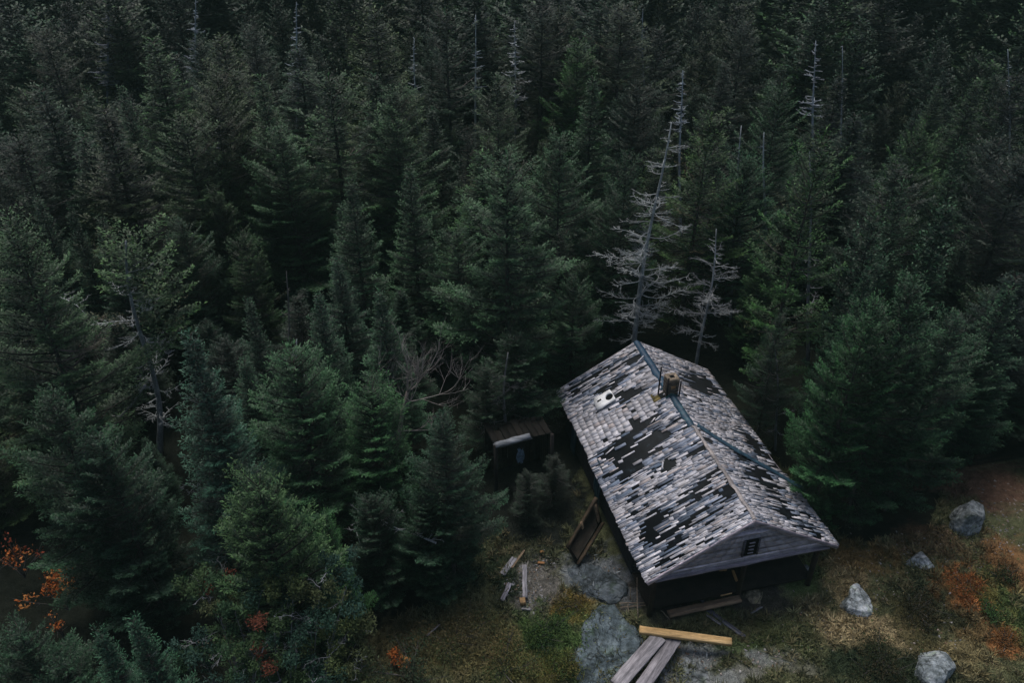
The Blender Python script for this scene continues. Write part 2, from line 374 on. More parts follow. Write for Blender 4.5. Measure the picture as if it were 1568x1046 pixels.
# shingles
def shingles(side, holes):
    uv = [[slope_uv(side, *p) for p in h] for h in holes]
    uvb = [(min(p[0] for p in h) - .1, max(p[0] for p in h) + .1, min(p[1] for p in h) - .3, max(p[1] for p in h) + .3, h) for h in uv]
    mb = MB(); r = np.random.default_rng(11 + side)
    def pip(poly, x, y):
        c = False; x1, y1 = poly[-1]
        for x2, y2 in poly:
            if (y1 > y) != (y2 > y) and x < (x2 - x1) * (y - y1) / (y2 - y1) + x1: c = not c
            x1, y1 = x2, y2
        return c
    def in_hole(s_, t_):
        return any(a_ < s_ < b_ and c_ < t_ < d_ and pip(h, s_, t_) for a_, b_, c_, d_, h in uvb)
    gs, gt = np.meshgrid(np.linspace(-.5, 8.5, 901), np.linspace(-.5, 3.5, 101), indexing='ij')
    G1_ = fbm(gs * 8.0 + side * 9, gt * .9); G2_ = fbm(gs * .9 + 40, gt * .9 + side); G3_ = fbm(gs * 1.3 + 5, gt * 1.3 + side)
    look = lambda G, s_, t_: float(G[min(max(int((s_ + .5) * 100), 0), 900), min(max(int((t_ + .5) * 25), 0), 100)])
    sound = [slope_uv(-1, *p) for p in ((872, 640), (905, 634), (945, 630), (972, 612), (998, 600), (1018, 616), (1003, 632), (968, 656), (937, 678), (918, 688), (903, 704))]
    ly = slope_uv(-1, 1003, 612)
    def tone(s_, t_, st, near, brick):
        n = look(G3_, s_, t_); g_ = r.normal(.66, .09) + .22 * n; g_ = min(max(g_, .28), .92)
        col = np.array([g_ * 1.0, g_ * .98, g_ * 1.03]); x = r.random()
        if not brick and ((near and x < .5) or (st < 0 and x < .38) or x < .07): col = np.array([.20, .23, .29]) * r.uniform(.6, 1.7)
        elif x > .93: col = col * np.array([.86, .78, .72])
        elif x > .84: col = col * .6
        if side < 0 and math.hypot((s_ - ly[0]) / .26, (t_ - ly[1]) / .30) < r.uniform(.2, 1.1): col = np.array([.34, .27, .10]) * r.uniform(.6, 1.2)
        return col * (.85 if side > 0 else 1)  # right slope dimmed in colour to paint its weaker light
    def piece(s0, s1, t0, t1, col, lift=0.0, thin=False):
        s0, s1 = max(s0, -.02), min(s1, LEN + .02)
        if s1 - s0 < .012 or t1 - t0 < .02: return
        sk = r.normal(0, .005); cup = r.normal(0, .003); e = r.normal(0, .008); hb = .004 if thin else .014; P = []
        for lo in (0, 1):
            for ss, tt, bb in ((s0, t0, 0), (s0 + sk, t1, 1), (s1 + sk, t1 + e, 1), (s1, t0, 0)):
                P.append(slope_pt(side, ss, tt, (hb + lift if bb else .001 + lift * .3) + lo * (.009 if bb else .005) + (cup * bb if ss > s0 + .02 else 0)))
        P = np.array(P)
        if side > 0: P = P[[3, 2, 1, 0, 7, 6, 5, 4]]
        mb.hexa(P, c=col)
    EX = .19; s = -.02
    while s < LEN + .01:
        # columns of narrow shakes; their pieces run down the slope
        wide = r.random() < .14; wd = r.uniform(.08, .13) if wide else r.uniform(.03, .07)
        st_off = r.uniform(0, EX); t = -r.uniform(0, .2)
        while t < SL + .02:
            ln = EX * float(r.choice([.6, 1, 1, 1.5, 2, 2.6])) * r.uniform(.85, 1.1); t1 = t + ln
            if t1 > SL - .06: t1 = SL + .03 + r.normal(0, .012)
            tm = (max(t, 0) + t1) / 2; sm = s + wd / 2
            if side < 0 and pip(sound, sm, tm): t = t1; continue                       # the sound patch, laid below
            st = look(G1_, sm, tm)
            dens = look(G2_, sm, tm) * .2 + (.02 if sm < 3.8 else -.01) - (.05 if side > 0 and sm > 4.2 else 0)
            h = in_hole(sm + r.normal(0, .02), tm + r.normal(0, .05)) or in_hole(sm, max(t, 0) + .04) and in_hole(sm, t1 - .04)
            near = (not h) and (in_hole(sm + .14, tm) or in_hole(sm - .14, tm) or in_hole(sm, tm + .25) or in_hole(sm, tm - .25))
            if h and r.random() > .07: t = t1; continue
            pm = .8 if st < -.33 + dens else (.3 if st < -.2 + dens else .04)
            if t1 > SL - .2: pm *= .3
            if r.random() < pm + (.22 if near else 0):
                if r.random() < .5: piece(s + .003, s + wd - .003, max(t, 0) , t1, np.array([.13, .165, .22]) * r.uniform(.35, 1.6), 0, True)
                t = t1; continue
            col = tone(sm, tm, st, near, False); j = r.normal(0, .004)
            piece(s + .002 + j, s + wd - .002 + j, max(t, 0), t1 + .03, col * r.uniform(.9, 1.1), abs(r.normal(0, .004)) + (r.random() < .05) * .02)
            t = t1
        s += wd
    if side < 0:
        nc = int(SL / EX) + 1
        for k in range(nc - 1, -1, -1):
            tb = SL + .03 - (nc - 1 - k) * EX; s = 3.0 + r.uniform(0, .1)
            while s < 7.0:
                wd = r.uniform(.11, .24); tm = tb - EX / 2; sm = s + wd / 2
                if pip(sound, sm, tm) and not (in_hole(sm, tm) and r.random() < .9) and r.random() > .02:
                    piece(s + .006, s + wd - .006, max(tb - EX * 1.2, 0), tb + r.normal(0, .008), tone(sm, tm, .3, False, True) * .9, .002)
                s += wd
    return cpart(mb, 'shingles', m_shingle)
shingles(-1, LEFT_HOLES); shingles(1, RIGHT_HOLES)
# loose shingle shards lying in the bare patches
mb = MB(); r = np.random.default_rng(5)
for (ax, ay, bx, by) in [(928,697,941,686),(1014,721,1016,709),(975,558,986,546),(940,606,957,595),(996,650,1004,641),(1004,645,1012,638),(1018,648,1026,640),(930,592,942,586)]:
    u0, u1 = slope_uv(-1, ax, ay), slope_uv(-1, bx, by)
    a = slope_pt(-1, *u0, .03); b_ = slope_pt(-1, *u1, .035); mb = MB(); mb.plank(a, b_, .045, .01, up=(-.5, 0, .86), c=(.72, .7, .72), seg=2, rough=.002); cpart(mb, 'shingle_shard', m_shingle)
# ridge: worn wood edge at the near half, blue metal cap on the far half
RC = 0.0
def ridge_s(px, py):
    # nearest ridge parameter for a pixel
    best = min(np.linspace(0, LEN, 400), key=lambda s: (proj(cab(s, 0, EAVE + RISE))[0] - px) ** 2 + (proj(cab(s, 0, EAVE + RISE))[1] - py) ** 2)
    return float(best)
s_cap = ridge_s(1063, 650); s_ch = ridge_s(1024, 600)
def cap_strip(mb, s0, s1, wl, wr, col, lift=.03, seg=10, wob=.012):
    r = np.random.default_rng(3); rows = []
    for k in range(seg + 1):
        s = s0 + (s1 - s0) * k / seg; e = r.normal(0, wob, 3)
        rows.append([slope_pt(-1, s, wl + e[0], lift), slope_pt(-1, s, 0, lift + .012) , slope_pt(1, s, wr + e[1], lift)])
    rows = np.array(rows); V = np.concatenate([rows.reshape(-1, 3), rows.reshape(-1, 3) - UP * .008]); n = (seg + 1) * 3; q = []
    for k in range(seg):
        for m in range(2):
            a = k * 3 + m; q.append((a, a + 1, a + 4, a + 3)); q.append((n + a + 3, n + a + 4, n + a + 1, n + a))
        q.append((k * 3, k * 3 + 3, n + k * 3 + 3, n + k * 3)); q.append((k * 3 + 2, n + k * 3 + 2, n + k * 3 + 5, k * 3 + 5))
    mb.add(V, q, c=col)
mb = MB(); cap_strip(mb, s_cap, s_ch - .22, .11, .10, (1, 1, 1)); cap_strip(mb, s_ch + .22, LEN + .03, .12, .11, (.85, .9, 1.05))
cpart(mb, 'ridge_cap', m_blue)
mb = MB(); r = np.random.default_rng(9); s = 0.0
while s < s_cap - .02:
    e = min(s + r.uniform(.3, .7), s_cap); cap_strip(mb, s, e - .01, .02, r.uniform(.07, .12), np.array((.42, .38, .36)) * r.uniform(.7, 1.2), .028, 3, .008); s = e
cpart(mb, 'ridge_board', m_shingle)
# gable, rake boards
GI = .10
mb = MB(); r = np.random.default_rng(21); nb = 8
for k in range(nb):
    z0 = EAVE - .02 + k * RISE / nb; z1 = z0 + RISE / nb + .015
    x0 = HW * (1 - (z0 - EAVE) / RISE) - .02; x1 = HW * max(0, (1 - (z1 - EAVE) / RISE)) - .02
    x0 = min(x0, HW - .06); x1 = max(min(x1, x0), .02)
    tone = np.array([1, .97, 1.02]) * r.uniform(.7, 1.7) * (1.15 if k == 5 else 1)
    seg = 14
    for m in range(seg):
        f0, f1 = m / seg, (m + 1) / seg; e0, e1 = r.normal(0, .006), r.normal(0, .006)
        a0, a1, b0, b1 = -x0 + 2 * x0 * f0, -x0 + 2 * x0 * f1, -x1 + 2 * x1 * f0, -x1 + 2 * x1 * f1
        P = [cab(GI + .03, a0, z0), cab(GI + .03, a1, z0), cab(GI - .065, a1, z0 + e0), cab(GI - .065, a0, z0 + e1),
             cab(GI + .03, b0, z1), cab(GI + .03, b1, z1), cab(GI + .004, b1, z1), cab(GI + .004, b0, z1)]
        mb.hexa([P[3], P[2], P[1], P[0], P[7], P[6], P[5], P[4]], c=tone * r.uniform(.9, 1.1))
gab = cpart(mb, 'gable_boards', m_board)
mb = MB()                                       # pale batten across the upper gable and the sill beam
z = EAVE + RISE * .66; mb.plank(cab(GI - .05, -.72, z), cab(GI - .05, .78, z + .02), .03, .10, up=U, c=(1.9, 1.8, 1.85), seg=6)
z = EAVE + .14; mb.plank(cab(GI - .05, -2.2, z - .02), cab(GI - .05, 2.2, z), .035, .045, up=U, c=(2.1, 2.0, 2.05), seg=14, rough=.007)
mb.plank(cab(GI - .06, -HW + .2, EAVE - .05), cab(GI - .06, HW - .2, EAVE - .05), .06, .14, up=U, c=(.75, .72, .8), seg=10, rough=.006)
cpart(mb, 'gable_battens', m_board)
# louvred vent
mb = MB(); lx, lz = .10, EAVE + RISE * .33
mb.box(cab(GI - .07, lx, lz), S * .19, U * .02, UP * .27, c=(1, 1, 1)); v = cpart(mb, 'gable_vent', m_black)  # solid black box stands in for the dark behind the slats
mb = MB()
for k in range(4):
    mb = MB(); mb.box(cab(GI - .10, lx, lz - .18 + k * .12), S * .075, U * .006, UP * .014 + U * .004, c=(1.0, 1.0, 1.1), jit=.003); cpart(mb, 'slat', m_board, v); mb = MB()
for sx in (-1, 1): mb = MB(); mb.box(cab(GI - .085, lx + sx * .20, lz), S * .022, U * .02, UP * .28, c=(.3, .3, .33)); cpart(mb, 'frame_bar', m_board, v)
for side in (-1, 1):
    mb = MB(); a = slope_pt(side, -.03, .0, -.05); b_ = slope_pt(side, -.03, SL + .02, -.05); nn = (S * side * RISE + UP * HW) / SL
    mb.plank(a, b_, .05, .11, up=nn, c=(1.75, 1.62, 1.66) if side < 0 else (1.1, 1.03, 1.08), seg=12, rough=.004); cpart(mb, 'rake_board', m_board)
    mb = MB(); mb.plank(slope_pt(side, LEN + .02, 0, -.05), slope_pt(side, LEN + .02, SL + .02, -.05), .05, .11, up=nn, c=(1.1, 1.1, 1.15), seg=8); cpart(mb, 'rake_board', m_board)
    mb = MB(); mb.plank(slope_pt(side, 0, SL - .04, -.05), slope_pt(side, LEN, SL - .04, -.05), .03, .09, up=nn, c=(1, .96, 1), seg=20, rough=.008); cpart(mb, 'fascia', m_board)
# body: log walls under the eaves, the near end set back under the roof as a porch
WX, W0, W1 = HW - .32, 1.5, LEN - .25
def log_wall(a, b_, name, z1=EAVE + .1):
    mb = MB(); n = 10; r = np.random.default_rng(4)
    for k in range(n):
        z = .1 + (z1 - .1) * (k + .5) / n; mb.tube([a + UP * z, (a + b_) / 2 + UP * (z + r.normal(0, .01)), b_ + UP * z], (z1 - .1) / n * .56, 8, c=np.array([1, 1, 1]) * r.uniform(.7, 1.2))
    return cpart(mb, name, m_felt2, smooth=True)
c00, c01, c10, c11 = cab(W0, -WX, 0), cab(W0, WX, 0), cab(W1, -WX, 0), cab(W1, WX, 0)
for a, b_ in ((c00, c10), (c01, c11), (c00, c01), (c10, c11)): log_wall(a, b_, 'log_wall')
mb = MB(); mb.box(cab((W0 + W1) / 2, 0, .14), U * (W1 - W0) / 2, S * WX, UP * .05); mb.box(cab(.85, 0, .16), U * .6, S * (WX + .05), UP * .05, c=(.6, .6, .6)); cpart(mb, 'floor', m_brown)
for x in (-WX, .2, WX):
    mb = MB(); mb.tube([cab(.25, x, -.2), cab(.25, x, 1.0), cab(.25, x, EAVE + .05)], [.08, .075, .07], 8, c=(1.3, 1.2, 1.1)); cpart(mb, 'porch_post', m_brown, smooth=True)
# door and front window, dark under the porch
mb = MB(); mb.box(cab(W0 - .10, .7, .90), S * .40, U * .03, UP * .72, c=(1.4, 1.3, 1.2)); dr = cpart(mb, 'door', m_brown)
mb = MB(); mb.box(cab(W0 - .15, .40, .9), S * .02, U * .03, UP * .05, c=(3, 3, 3)); cpart(mb, 'handle', m_rust, dr)
# teal shutters hanging off the left wall
for (px, py0, py1, wd) in ((881, 652, 704, .42), (919, 712, 772, .50)):
    # on the vertical plane of the left wall, just under the eave
    p0 = cab(0, -WX - .16, 0); a = on_plane(px, py0, p0, S); b_ = on_plane(px, py1, p0, S)
    top = a; mb = MB(); n = 4
    for k in range(n):
        o_ = (k - (n - 1) / 2) * wd / n; ln = (a[2] - b_[2]) * rng.uniform(.8, 1.05)
        mb.plank(top + U * o_, top + U * (o_ - .05) - UP * min(ln, a[2] - .3) - S * .08, wd / n * .92, .025, up=-S, c=np.array((.62, .78, .80)) * rng.uniform(.6, 1.1), seg=5)
    cpart(mb, 'shutter', m_blue)
# chimney on the ridge with rusty steel uprights
RZ = EAVE + RISE
chb = cab(s_ch, 0.02, RZ)
mb = MB(); r = np.random.default_rng(2); hh = .17
for k in range(7):
    z = -.22 + k * .115
    for sx, sy, ax, ay in ((-1, 0, .05, hh), (1, 0, .05, hh), (0, -1, hh - .055, .05), (0, 1, hh - .055, .05)):
        c_ = chb + S * (sx * (hh - .05)) + U * (sy * (hh - .05)) + UP * z
        t_ = (1.25, 1.15, 1.0) if k > 5 else ((2.0, 1.35, .75) if k in (4,) and sy < 0 else (.55, .52, .5))
        mb.box(c_, S * ax, U * ay, UP * .053, c=np.array(t_) * r.uniform(.85, 1.15), jit=.003)
ch = cpart(mb, 'chimney', m_brick)
mb = MB(); mb.box(chb + UP * .5, S * (hh - .102), U * (hh - .102), UP * .02); cpart(mb, 'flue', m_black, ch)
mb = MB()
for sx, sy, hgt in ((-1, -1, .62), (-1.7, .7, .85), (1.1, -1, .45)):
    a = chb + S * sx * .19 + U * sy * .17 - UP * .12; mb.box(a + UP * hgt / 2 , S * .018, U * .005, UP * (hgt / 2 + .1)); mb.box(a + UP * hgt / 2 + S * .018, S * .005, U * .018, UP * (hgt / 2 + .1))
cpart(mb, 'steel_upright', m_rust, ch)
mb = MB(); cap_strip(mb, s_ch - .24, s_ch - .16, .2, .2, (1.3, 1.6, 1.1), .045, 2); cpart(mb, 'flashing', m_blue, ch); mb = MB(); cap_strip(mb, s_ch + .18, s_ch + .25, .2, .2, (.9, 1.0, .9), .045, 2); cpart(mb, 'flashing', m_blue, ch)
# white metal plate with a round hole, near the left eave
pl = [slope_uv(-1, *p) for p in ((910, 615), (936, 599), (945, 614), (917, 632))]
hc = slope_uv(-1, 935, 611); nsg = 32; hr = .14
ctr = np.mean(pl, axis=0); outer = []; inner = []
def ray_poly(c0, ang):
    d0 = np.array([math.cos(ang), math.sin(ang)]); best = 1e9
    for k in range(4):
        a, b_ = np.array(pl[k]), np.array(pl[(k + 1) % 4]); M = np.array([d0, a - b_]).T
        if abs(np.linalg.det(M)) < 1e-9: continue
        tt, u_ = np.linalg.solve(M, a - np.array(c0))
        if tt > 0 and -.001 <= u_ <= 1.001: best = min(best, tt)
    return np.array(c0) + d0 * best
V = []
for k in range(nsg):
    a = 2 * math.pi * k / nsg; o_ = ray_poly(hc, a); i_ = (hc[0] + hr * math.cos(a), hc[1] + hr * .9 * math.sin(a))
    V += [slope_pt(-1, o_[0], o_[1], .105), slope_pt(-1, *i_, .115), slope_pt(-1, *i_, .06), slope_pt(-1, o_[0], o_[1], .065)]
q = [(4 * k + m, 4 * ((k + 1) % nsg) + m, 4 * ((k + 1) % nsg) + (m + 1) % 4, 4 * k + (m + 1) % 4) for k in range(nsg) for m in range(4)]
mb = MB(); mb.add(V, q); vp = cpart(mb, 'vent_plate', m_white)
vp['label'] = 'white metal plate with a round hole on the left roof slope'
mb = MB(); th_ = [2 * math.pi * k / 24 for k in range(24)]
V = [slope_pt(-1, hc[0], hc[1], .068)] + [slope_pt(-1, hc[0] + hr * .98 * math.cos(a), hc[1] + hr * .88 * math.sin(a), .068) for a in th_]
mb.add(V, t=[(0, 1 + k, 1 + (k + 1) % 24) for k in range(24)])
cpart(mb, 'hole_dark', m_black, vp); mb = MB(); l2 = slope_uv(-1, 920, 617)  # black disc stands in for the dark inside the hole
mb.box(slope_pt(-1, l2[0], l2[1], .112), U * .03, (S * -HW - UP * RISE) / SL * .07, UP * .008); cpart(mb, 'slot', m_black, vp)

# slipped strip of blue ridge metal lying down the right slope
mb = MB(); us = [slope_uv(1, *p) for p in ((1066, 652), (1105, 678), (1147, 703), (1190, 727), (1228, 750))]
us = np.array(us); tt = np.linspace(0, 1, 14); ln = np.linspace(0, 1, 5)
cs, ct = np.interp(tt, ln, us[:, 0]), np.interp(tt, ln, us[:, 1]); dv = np.stack([np.gradient(cs), np.gradient(ct)], 1); dv /= np.linalg.norm(dv, axis=1)[:, None]
pr = np.stack([-dv[:, 1], dv[:, 0]], 1); V = []
for k in range(14):
    w_ = .12 * (1 + .15 * math.sin(k * 1.7))
    for f, hgt in ((-1, .04), (0, .085), (1, .045)):
        V.append(slope_pt(1, cs[k] + pr[k, 0] * f * w_, ct[k] + pr[k, 1] * f * w_, hgt + .008 * math.sin(k * 2.3)))
    for f, hgt in ((1, .035), (0, .075), (-1, .03)):
        V.append(slope_pt(1, cs[k] + pr[k, 0] * f * w_, ct[k] + pr[k, 1] * f * w_, hgt + .008 * math.sin(k * 2.3)))
q = [(6 * k + m, 6 * k + (m + 1) % 6, 6 * (k + 1) + (m + 1) % 6, 6 * (k + 1) + m) for k in range(13) for m in range(6)]
mb.add(V, q); o = mb.build('metal_strip', m_blue); tag(o, 'long bent blue metal ridge strip slipped down the right roof slope', 'metal strip')

# ------------------------------------------------------------------ foliage builder
def strips_mesh(P, D, Ln, Wd, tilt, cols, r):
    """diamond leaves: P base, D unit dir, Ln length, Wd width"""
    n = len(P); up = np.zeros((n, 3)); up[:, 2] = 1; up += r.normal(0, tilt, (n, 3))
    Sd = np.cross(D, up); Sd /= np.linalg.norm(Sd, axis=1)[:, None] + 1e-9
    M = P + D * Ln[:, None] * .5; E_ = P + D * Ln[:, None]
    up2 = np.cross(Sd, D); M2 = M + up2 * (Ln * .06)[:, None]
    V = np.stack([P, M2 + Sd * Wd[:, None] / 2, E_, M2 - Sd * Wd[:, None] / 2], 1).reshape(-1, 3)
    q = np.arange(4 * n).reshape(-1, 4)
    return V, q, np.repeat(cols, 4, axis=0)
def norm(v): return v / (np.linalg.norm(v, axis=-1, keepdims=True) + 1e-9)
TIPC, MIDC, INC, DEADC = (np.array(c) for c in ((.084, .180, .092), (.015, .050, .025), (.007, .018, .011), (.10, .10, .095)))  # new growth pale, inner needles dark; contrast pushed to paint lit tips, shaded gaps
def crown(H, Rd, seed, size=.12, z_lo=.08, power=.8, spacing=.30, per=7, sparse=0.0, dead=.05, droop=.15, clump=.6, lobes=.25, top_round=0.0, density=1.0, wmul=.46, tilt=.24):
    r = np.random.default_rng(seed); Ps, Ds, Ls, Ws, Cs = [], [], [], [], []
    limbs = []
    z = H * z_lo; k = 0; ph = r.uniform(0, 6.28, 4)
    while z < H - .12:
        f = z / H; prof = (1 - f) ** power
        if top_round: prof = min(prof, 1.0) * (1 - top_round) + top_round * math.sqrt(max(0, 1 - f ** 2.5))
        prof *= min(1, .55 + (f - z_lo) * 3.0)
        nb = max(3, int(round(per * (.55 + .6 * prof)))); a0 = r.uniform(0, 6.28)
        for b_ in range(nb):
            az = a0 + 2 * np.pi * b_ / nb + r.normal(0, .22)
            lob = 1 + lobes * (math.sin(2 * az + ph[0] + z * .9) * .5 + math.sin(3 * az + ph[1] - z * 1.3) * .5)
            L = max(.14, Rd * prof * lob * r.uniform(.70, 1.12)); 
            if r.random() < sparse * (.5 + .8 * (1 - f)): continue
            isdead = r.random() < dead * (1.6 - f)
            rise = (.75 * f ** 2 - droop * (1 - f)) + r.normal(0, .045); curl = .18 + .1 * r.random()
            h = np.array([math.cos(az), math.sin(az), 0]); pz = z + r.uniform(-.22, .22) * spacing
            def pos(t): return np.outer(t * L, h) + np.outer(pz + L * (rise * t - droop * 1.0 * t * (1 - t) + curl * t * t), [0, 0, 1.])
            limbs.append((pos(np.array([0, .4, .8])), .012 + .012 * L, isdead))
            s = size * (1.15 if L > .8 else 1)
            # side twigs on both sides, fanning towards the tip
            nt_ = max(3, int(L / (s * .62) * density)); t = np.linspace(.30 if L > .8 else .12 if L > .4 else .02, .99, nt_) ** .85; t = np.clip(t + r.normal(0, .02, nt_), 0.02, 1)
            t = np.concatenate([t, t, np.linspace(.2, 1, max(2, nt_ // 2))]); sg = np.concatenate([np.ones(nt_), -np.ones(nt_), np.zeros(len(t) - 2 * nt_)])
            P0 = pos(t); T = norm(pos(t + .02) - pos(t - .02)); side = np.array([-math.sin(az), math.cos(az), 0])
            an = np.radians(r.normal(56, 9, len(t))) * sg
            TD = norm(T * np.cos(an)[:, None] + side * np.sin(an)[:, None] + np.array([0, 0, 1.]) * r.normal(-.02, .10, (len(t), 1)))
            tl = (L * .36 * np.clip(1.08 - t, .05, 1) ** .6 * np.clip(t * 2.2, .25, 1) + s * .6) * r.uniform(.75, 1.2, len(t)); tl = np.where(sg == 0, s * .6, tl)
            ns = np.maximum(1, (tl / (s * .55) * density).astype(int)); idx = np.repeat(np.arange(len(t)), ns)
            u = np.concatenate([(np.arange(n_) + .7) / n_ for n_ in ns]) + r.normal(0, .04, len(idx)); u = np.clip(u, 0, 1)
            Q = P0[idx] + TD[idx] * (tl[idx] * u)[:, None]; Q[:, 2] -= .12 * tl[idx] * u * (1 - u)
            sgn = np.where(r.random(len(idx)) < .5, 1, -1); a2 = np.radians(r.normal(40, 14, len(idx))) * sgn
            sd2 = norm(np.cross(TD[idx], [0, 0, 1.]))
            D = norm(TD[idx] * np.cos(a2)[:, None] + sd2 * np.sin(a2)[:, None] + np.array([0, 0, 1.]) * r.normal(.06, .17, (len(idx), 1)))
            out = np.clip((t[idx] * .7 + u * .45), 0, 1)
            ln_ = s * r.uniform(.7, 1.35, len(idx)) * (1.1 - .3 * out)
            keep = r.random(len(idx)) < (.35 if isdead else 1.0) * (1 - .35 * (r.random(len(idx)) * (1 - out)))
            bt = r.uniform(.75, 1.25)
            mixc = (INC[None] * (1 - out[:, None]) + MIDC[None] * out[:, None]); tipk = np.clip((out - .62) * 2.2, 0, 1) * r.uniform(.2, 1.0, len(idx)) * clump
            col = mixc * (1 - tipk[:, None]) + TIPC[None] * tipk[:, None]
            if isdead: col = np.tile(DEADC, (len(idx), 1)) * r.uniform(.5, 1.2)
            col = col * bt * r.uniform(.75, 1.25, (len(idx), 1)); wd = ln_ * (wmul if not isdead else .10)
            Ps.append(Q[keep]); Ds.append(D[keep]); Ls.append(ln_[keep]); Ws.append(wd[keep]); Cs.append(col[keep])
        z += spacing * (1.0 - .45 * f) * r.uniform(.8, 1.2); k += 1
    n = int(H * 130); zz = r.uniform(H * .12, H - .25, n); az = r.uniform(0, 6.28, n); rr_ = r.uniform(.02, .10, n) + .25 * Rd * (1 - zz / H) * r.random(n)
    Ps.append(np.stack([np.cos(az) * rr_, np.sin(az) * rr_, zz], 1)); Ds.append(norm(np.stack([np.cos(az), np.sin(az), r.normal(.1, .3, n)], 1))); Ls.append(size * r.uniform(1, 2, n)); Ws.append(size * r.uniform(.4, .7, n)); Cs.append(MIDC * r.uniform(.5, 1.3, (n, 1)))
    # leader
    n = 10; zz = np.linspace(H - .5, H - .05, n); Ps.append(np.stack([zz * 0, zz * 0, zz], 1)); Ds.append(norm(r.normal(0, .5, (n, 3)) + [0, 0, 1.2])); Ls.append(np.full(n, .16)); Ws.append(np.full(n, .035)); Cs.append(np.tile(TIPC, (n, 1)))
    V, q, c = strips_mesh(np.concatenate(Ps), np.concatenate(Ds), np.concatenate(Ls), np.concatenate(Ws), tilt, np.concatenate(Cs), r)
    return V, q, c, limbs
def trunk_mesh(name, H, rad, limbs, seed, m=None, bend=.0, dead_twigs=True):
    r = np.random.default_rng(seed + 99); mb = MB(); z = np.linspace(-.25, H * .97, 10)
    off = bend * np.sin(z / H * 2.5 + seed)
    mb.tube(np.stack([off - off[0] * 0, off * .4, z], 1), rad * np.clip(1.0 - z / H, .02, 1.1) ** 1.25, 8, c=(1, 1, 1))
    for P, rr, dd in limbs: mb.tube(P, [rr, rr * .7, rr * .25], 3, c=(2.2, 2.2, 2.3) if dd else (.8, .8, .8), cap=False)
    return mb.mesh(name, m or m_bark, True)

# tree prototypes: crown mesh, trunk mesh, nominal height and radius
PROTO = {}
def make_proto(key, H, Rd, seed, **kw):
    V, q, c, limbs = crown(H, Rd, seed, **kw)
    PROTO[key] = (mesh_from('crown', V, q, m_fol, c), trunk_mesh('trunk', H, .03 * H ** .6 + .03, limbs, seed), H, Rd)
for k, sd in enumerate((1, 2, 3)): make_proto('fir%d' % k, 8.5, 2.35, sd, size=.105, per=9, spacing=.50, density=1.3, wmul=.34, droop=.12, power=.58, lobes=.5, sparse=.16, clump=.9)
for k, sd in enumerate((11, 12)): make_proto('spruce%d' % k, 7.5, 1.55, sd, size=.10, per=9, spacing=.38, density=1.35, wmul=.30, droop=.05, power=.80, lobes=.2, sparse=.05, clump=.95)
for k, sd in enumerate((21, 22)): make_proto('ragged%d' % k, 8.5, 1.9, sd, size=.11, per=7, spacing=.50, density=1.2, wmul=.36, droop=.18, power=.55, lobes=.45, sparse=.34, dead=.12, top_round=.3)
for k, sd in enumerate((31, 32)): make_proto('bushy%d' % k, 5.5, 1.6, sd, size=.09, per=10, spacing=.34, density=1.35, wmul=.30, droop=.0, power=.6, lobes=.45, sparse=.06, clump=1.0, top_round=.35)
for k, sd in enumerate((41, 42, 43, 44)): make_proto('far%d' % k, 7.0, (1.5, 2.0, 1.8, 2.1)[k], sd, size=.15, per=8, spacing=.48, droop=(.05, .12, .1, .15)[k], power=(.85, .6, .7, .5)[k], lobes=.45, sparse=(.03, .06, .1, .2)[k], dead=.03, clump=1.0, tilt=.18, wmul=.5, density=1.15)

trees = []           # (x, y, r) of placed trunks
def plant(kind, x, y, H, Rd, col, label, group=None, name='spruce_tree', rz=None, lean=(0, 0)):
    cm, tm, h0, r0 = PROTO[kind]
    z = float(gz(x, y)); e = empty(name, (x, y, z), rng.uniform(0, 6.28) if rz is None else rz)
    e.rotation_euler[0] = lean[0]; e.rotation_euler[1] = lean[1]
    e.scale = (Rd / r0, Rd / r0, H / h0)
    tag(e, label, 'tree', group)
    a = link('crown', cm, e); a.color = (*col, 1); b_ = link('trunk', tm, e)
    trees.append((x, y, Rd)); return e
def locate(ax, ay, by):
    """trunk position and height of a tree whose top is at (ax, ay) and whose foot is at height by in the photo"""
    yb = gpt(ax, by)[1]; r_ = ray(ax, ay); t = yb / r_[1]; p = np.array([0, 0, CAM_Z]) + r_ * t
    return float(p[0]), float(yb), float(p[2] - gz(p[0], yb))
NEU = (1, 1, 1); BLU = (.85, 1.10, 1.30); BLG = (.85, 1.12, 1.12); OLV = (1.35, 1.12, .75); GRN = (.95, 1.25, .8); DRK = (.62, .72, .72); YEL = (1.7, 1.45, .6); MID = (.85, .95, .85)
G1 = 'spruces and firs standing around the clearing'
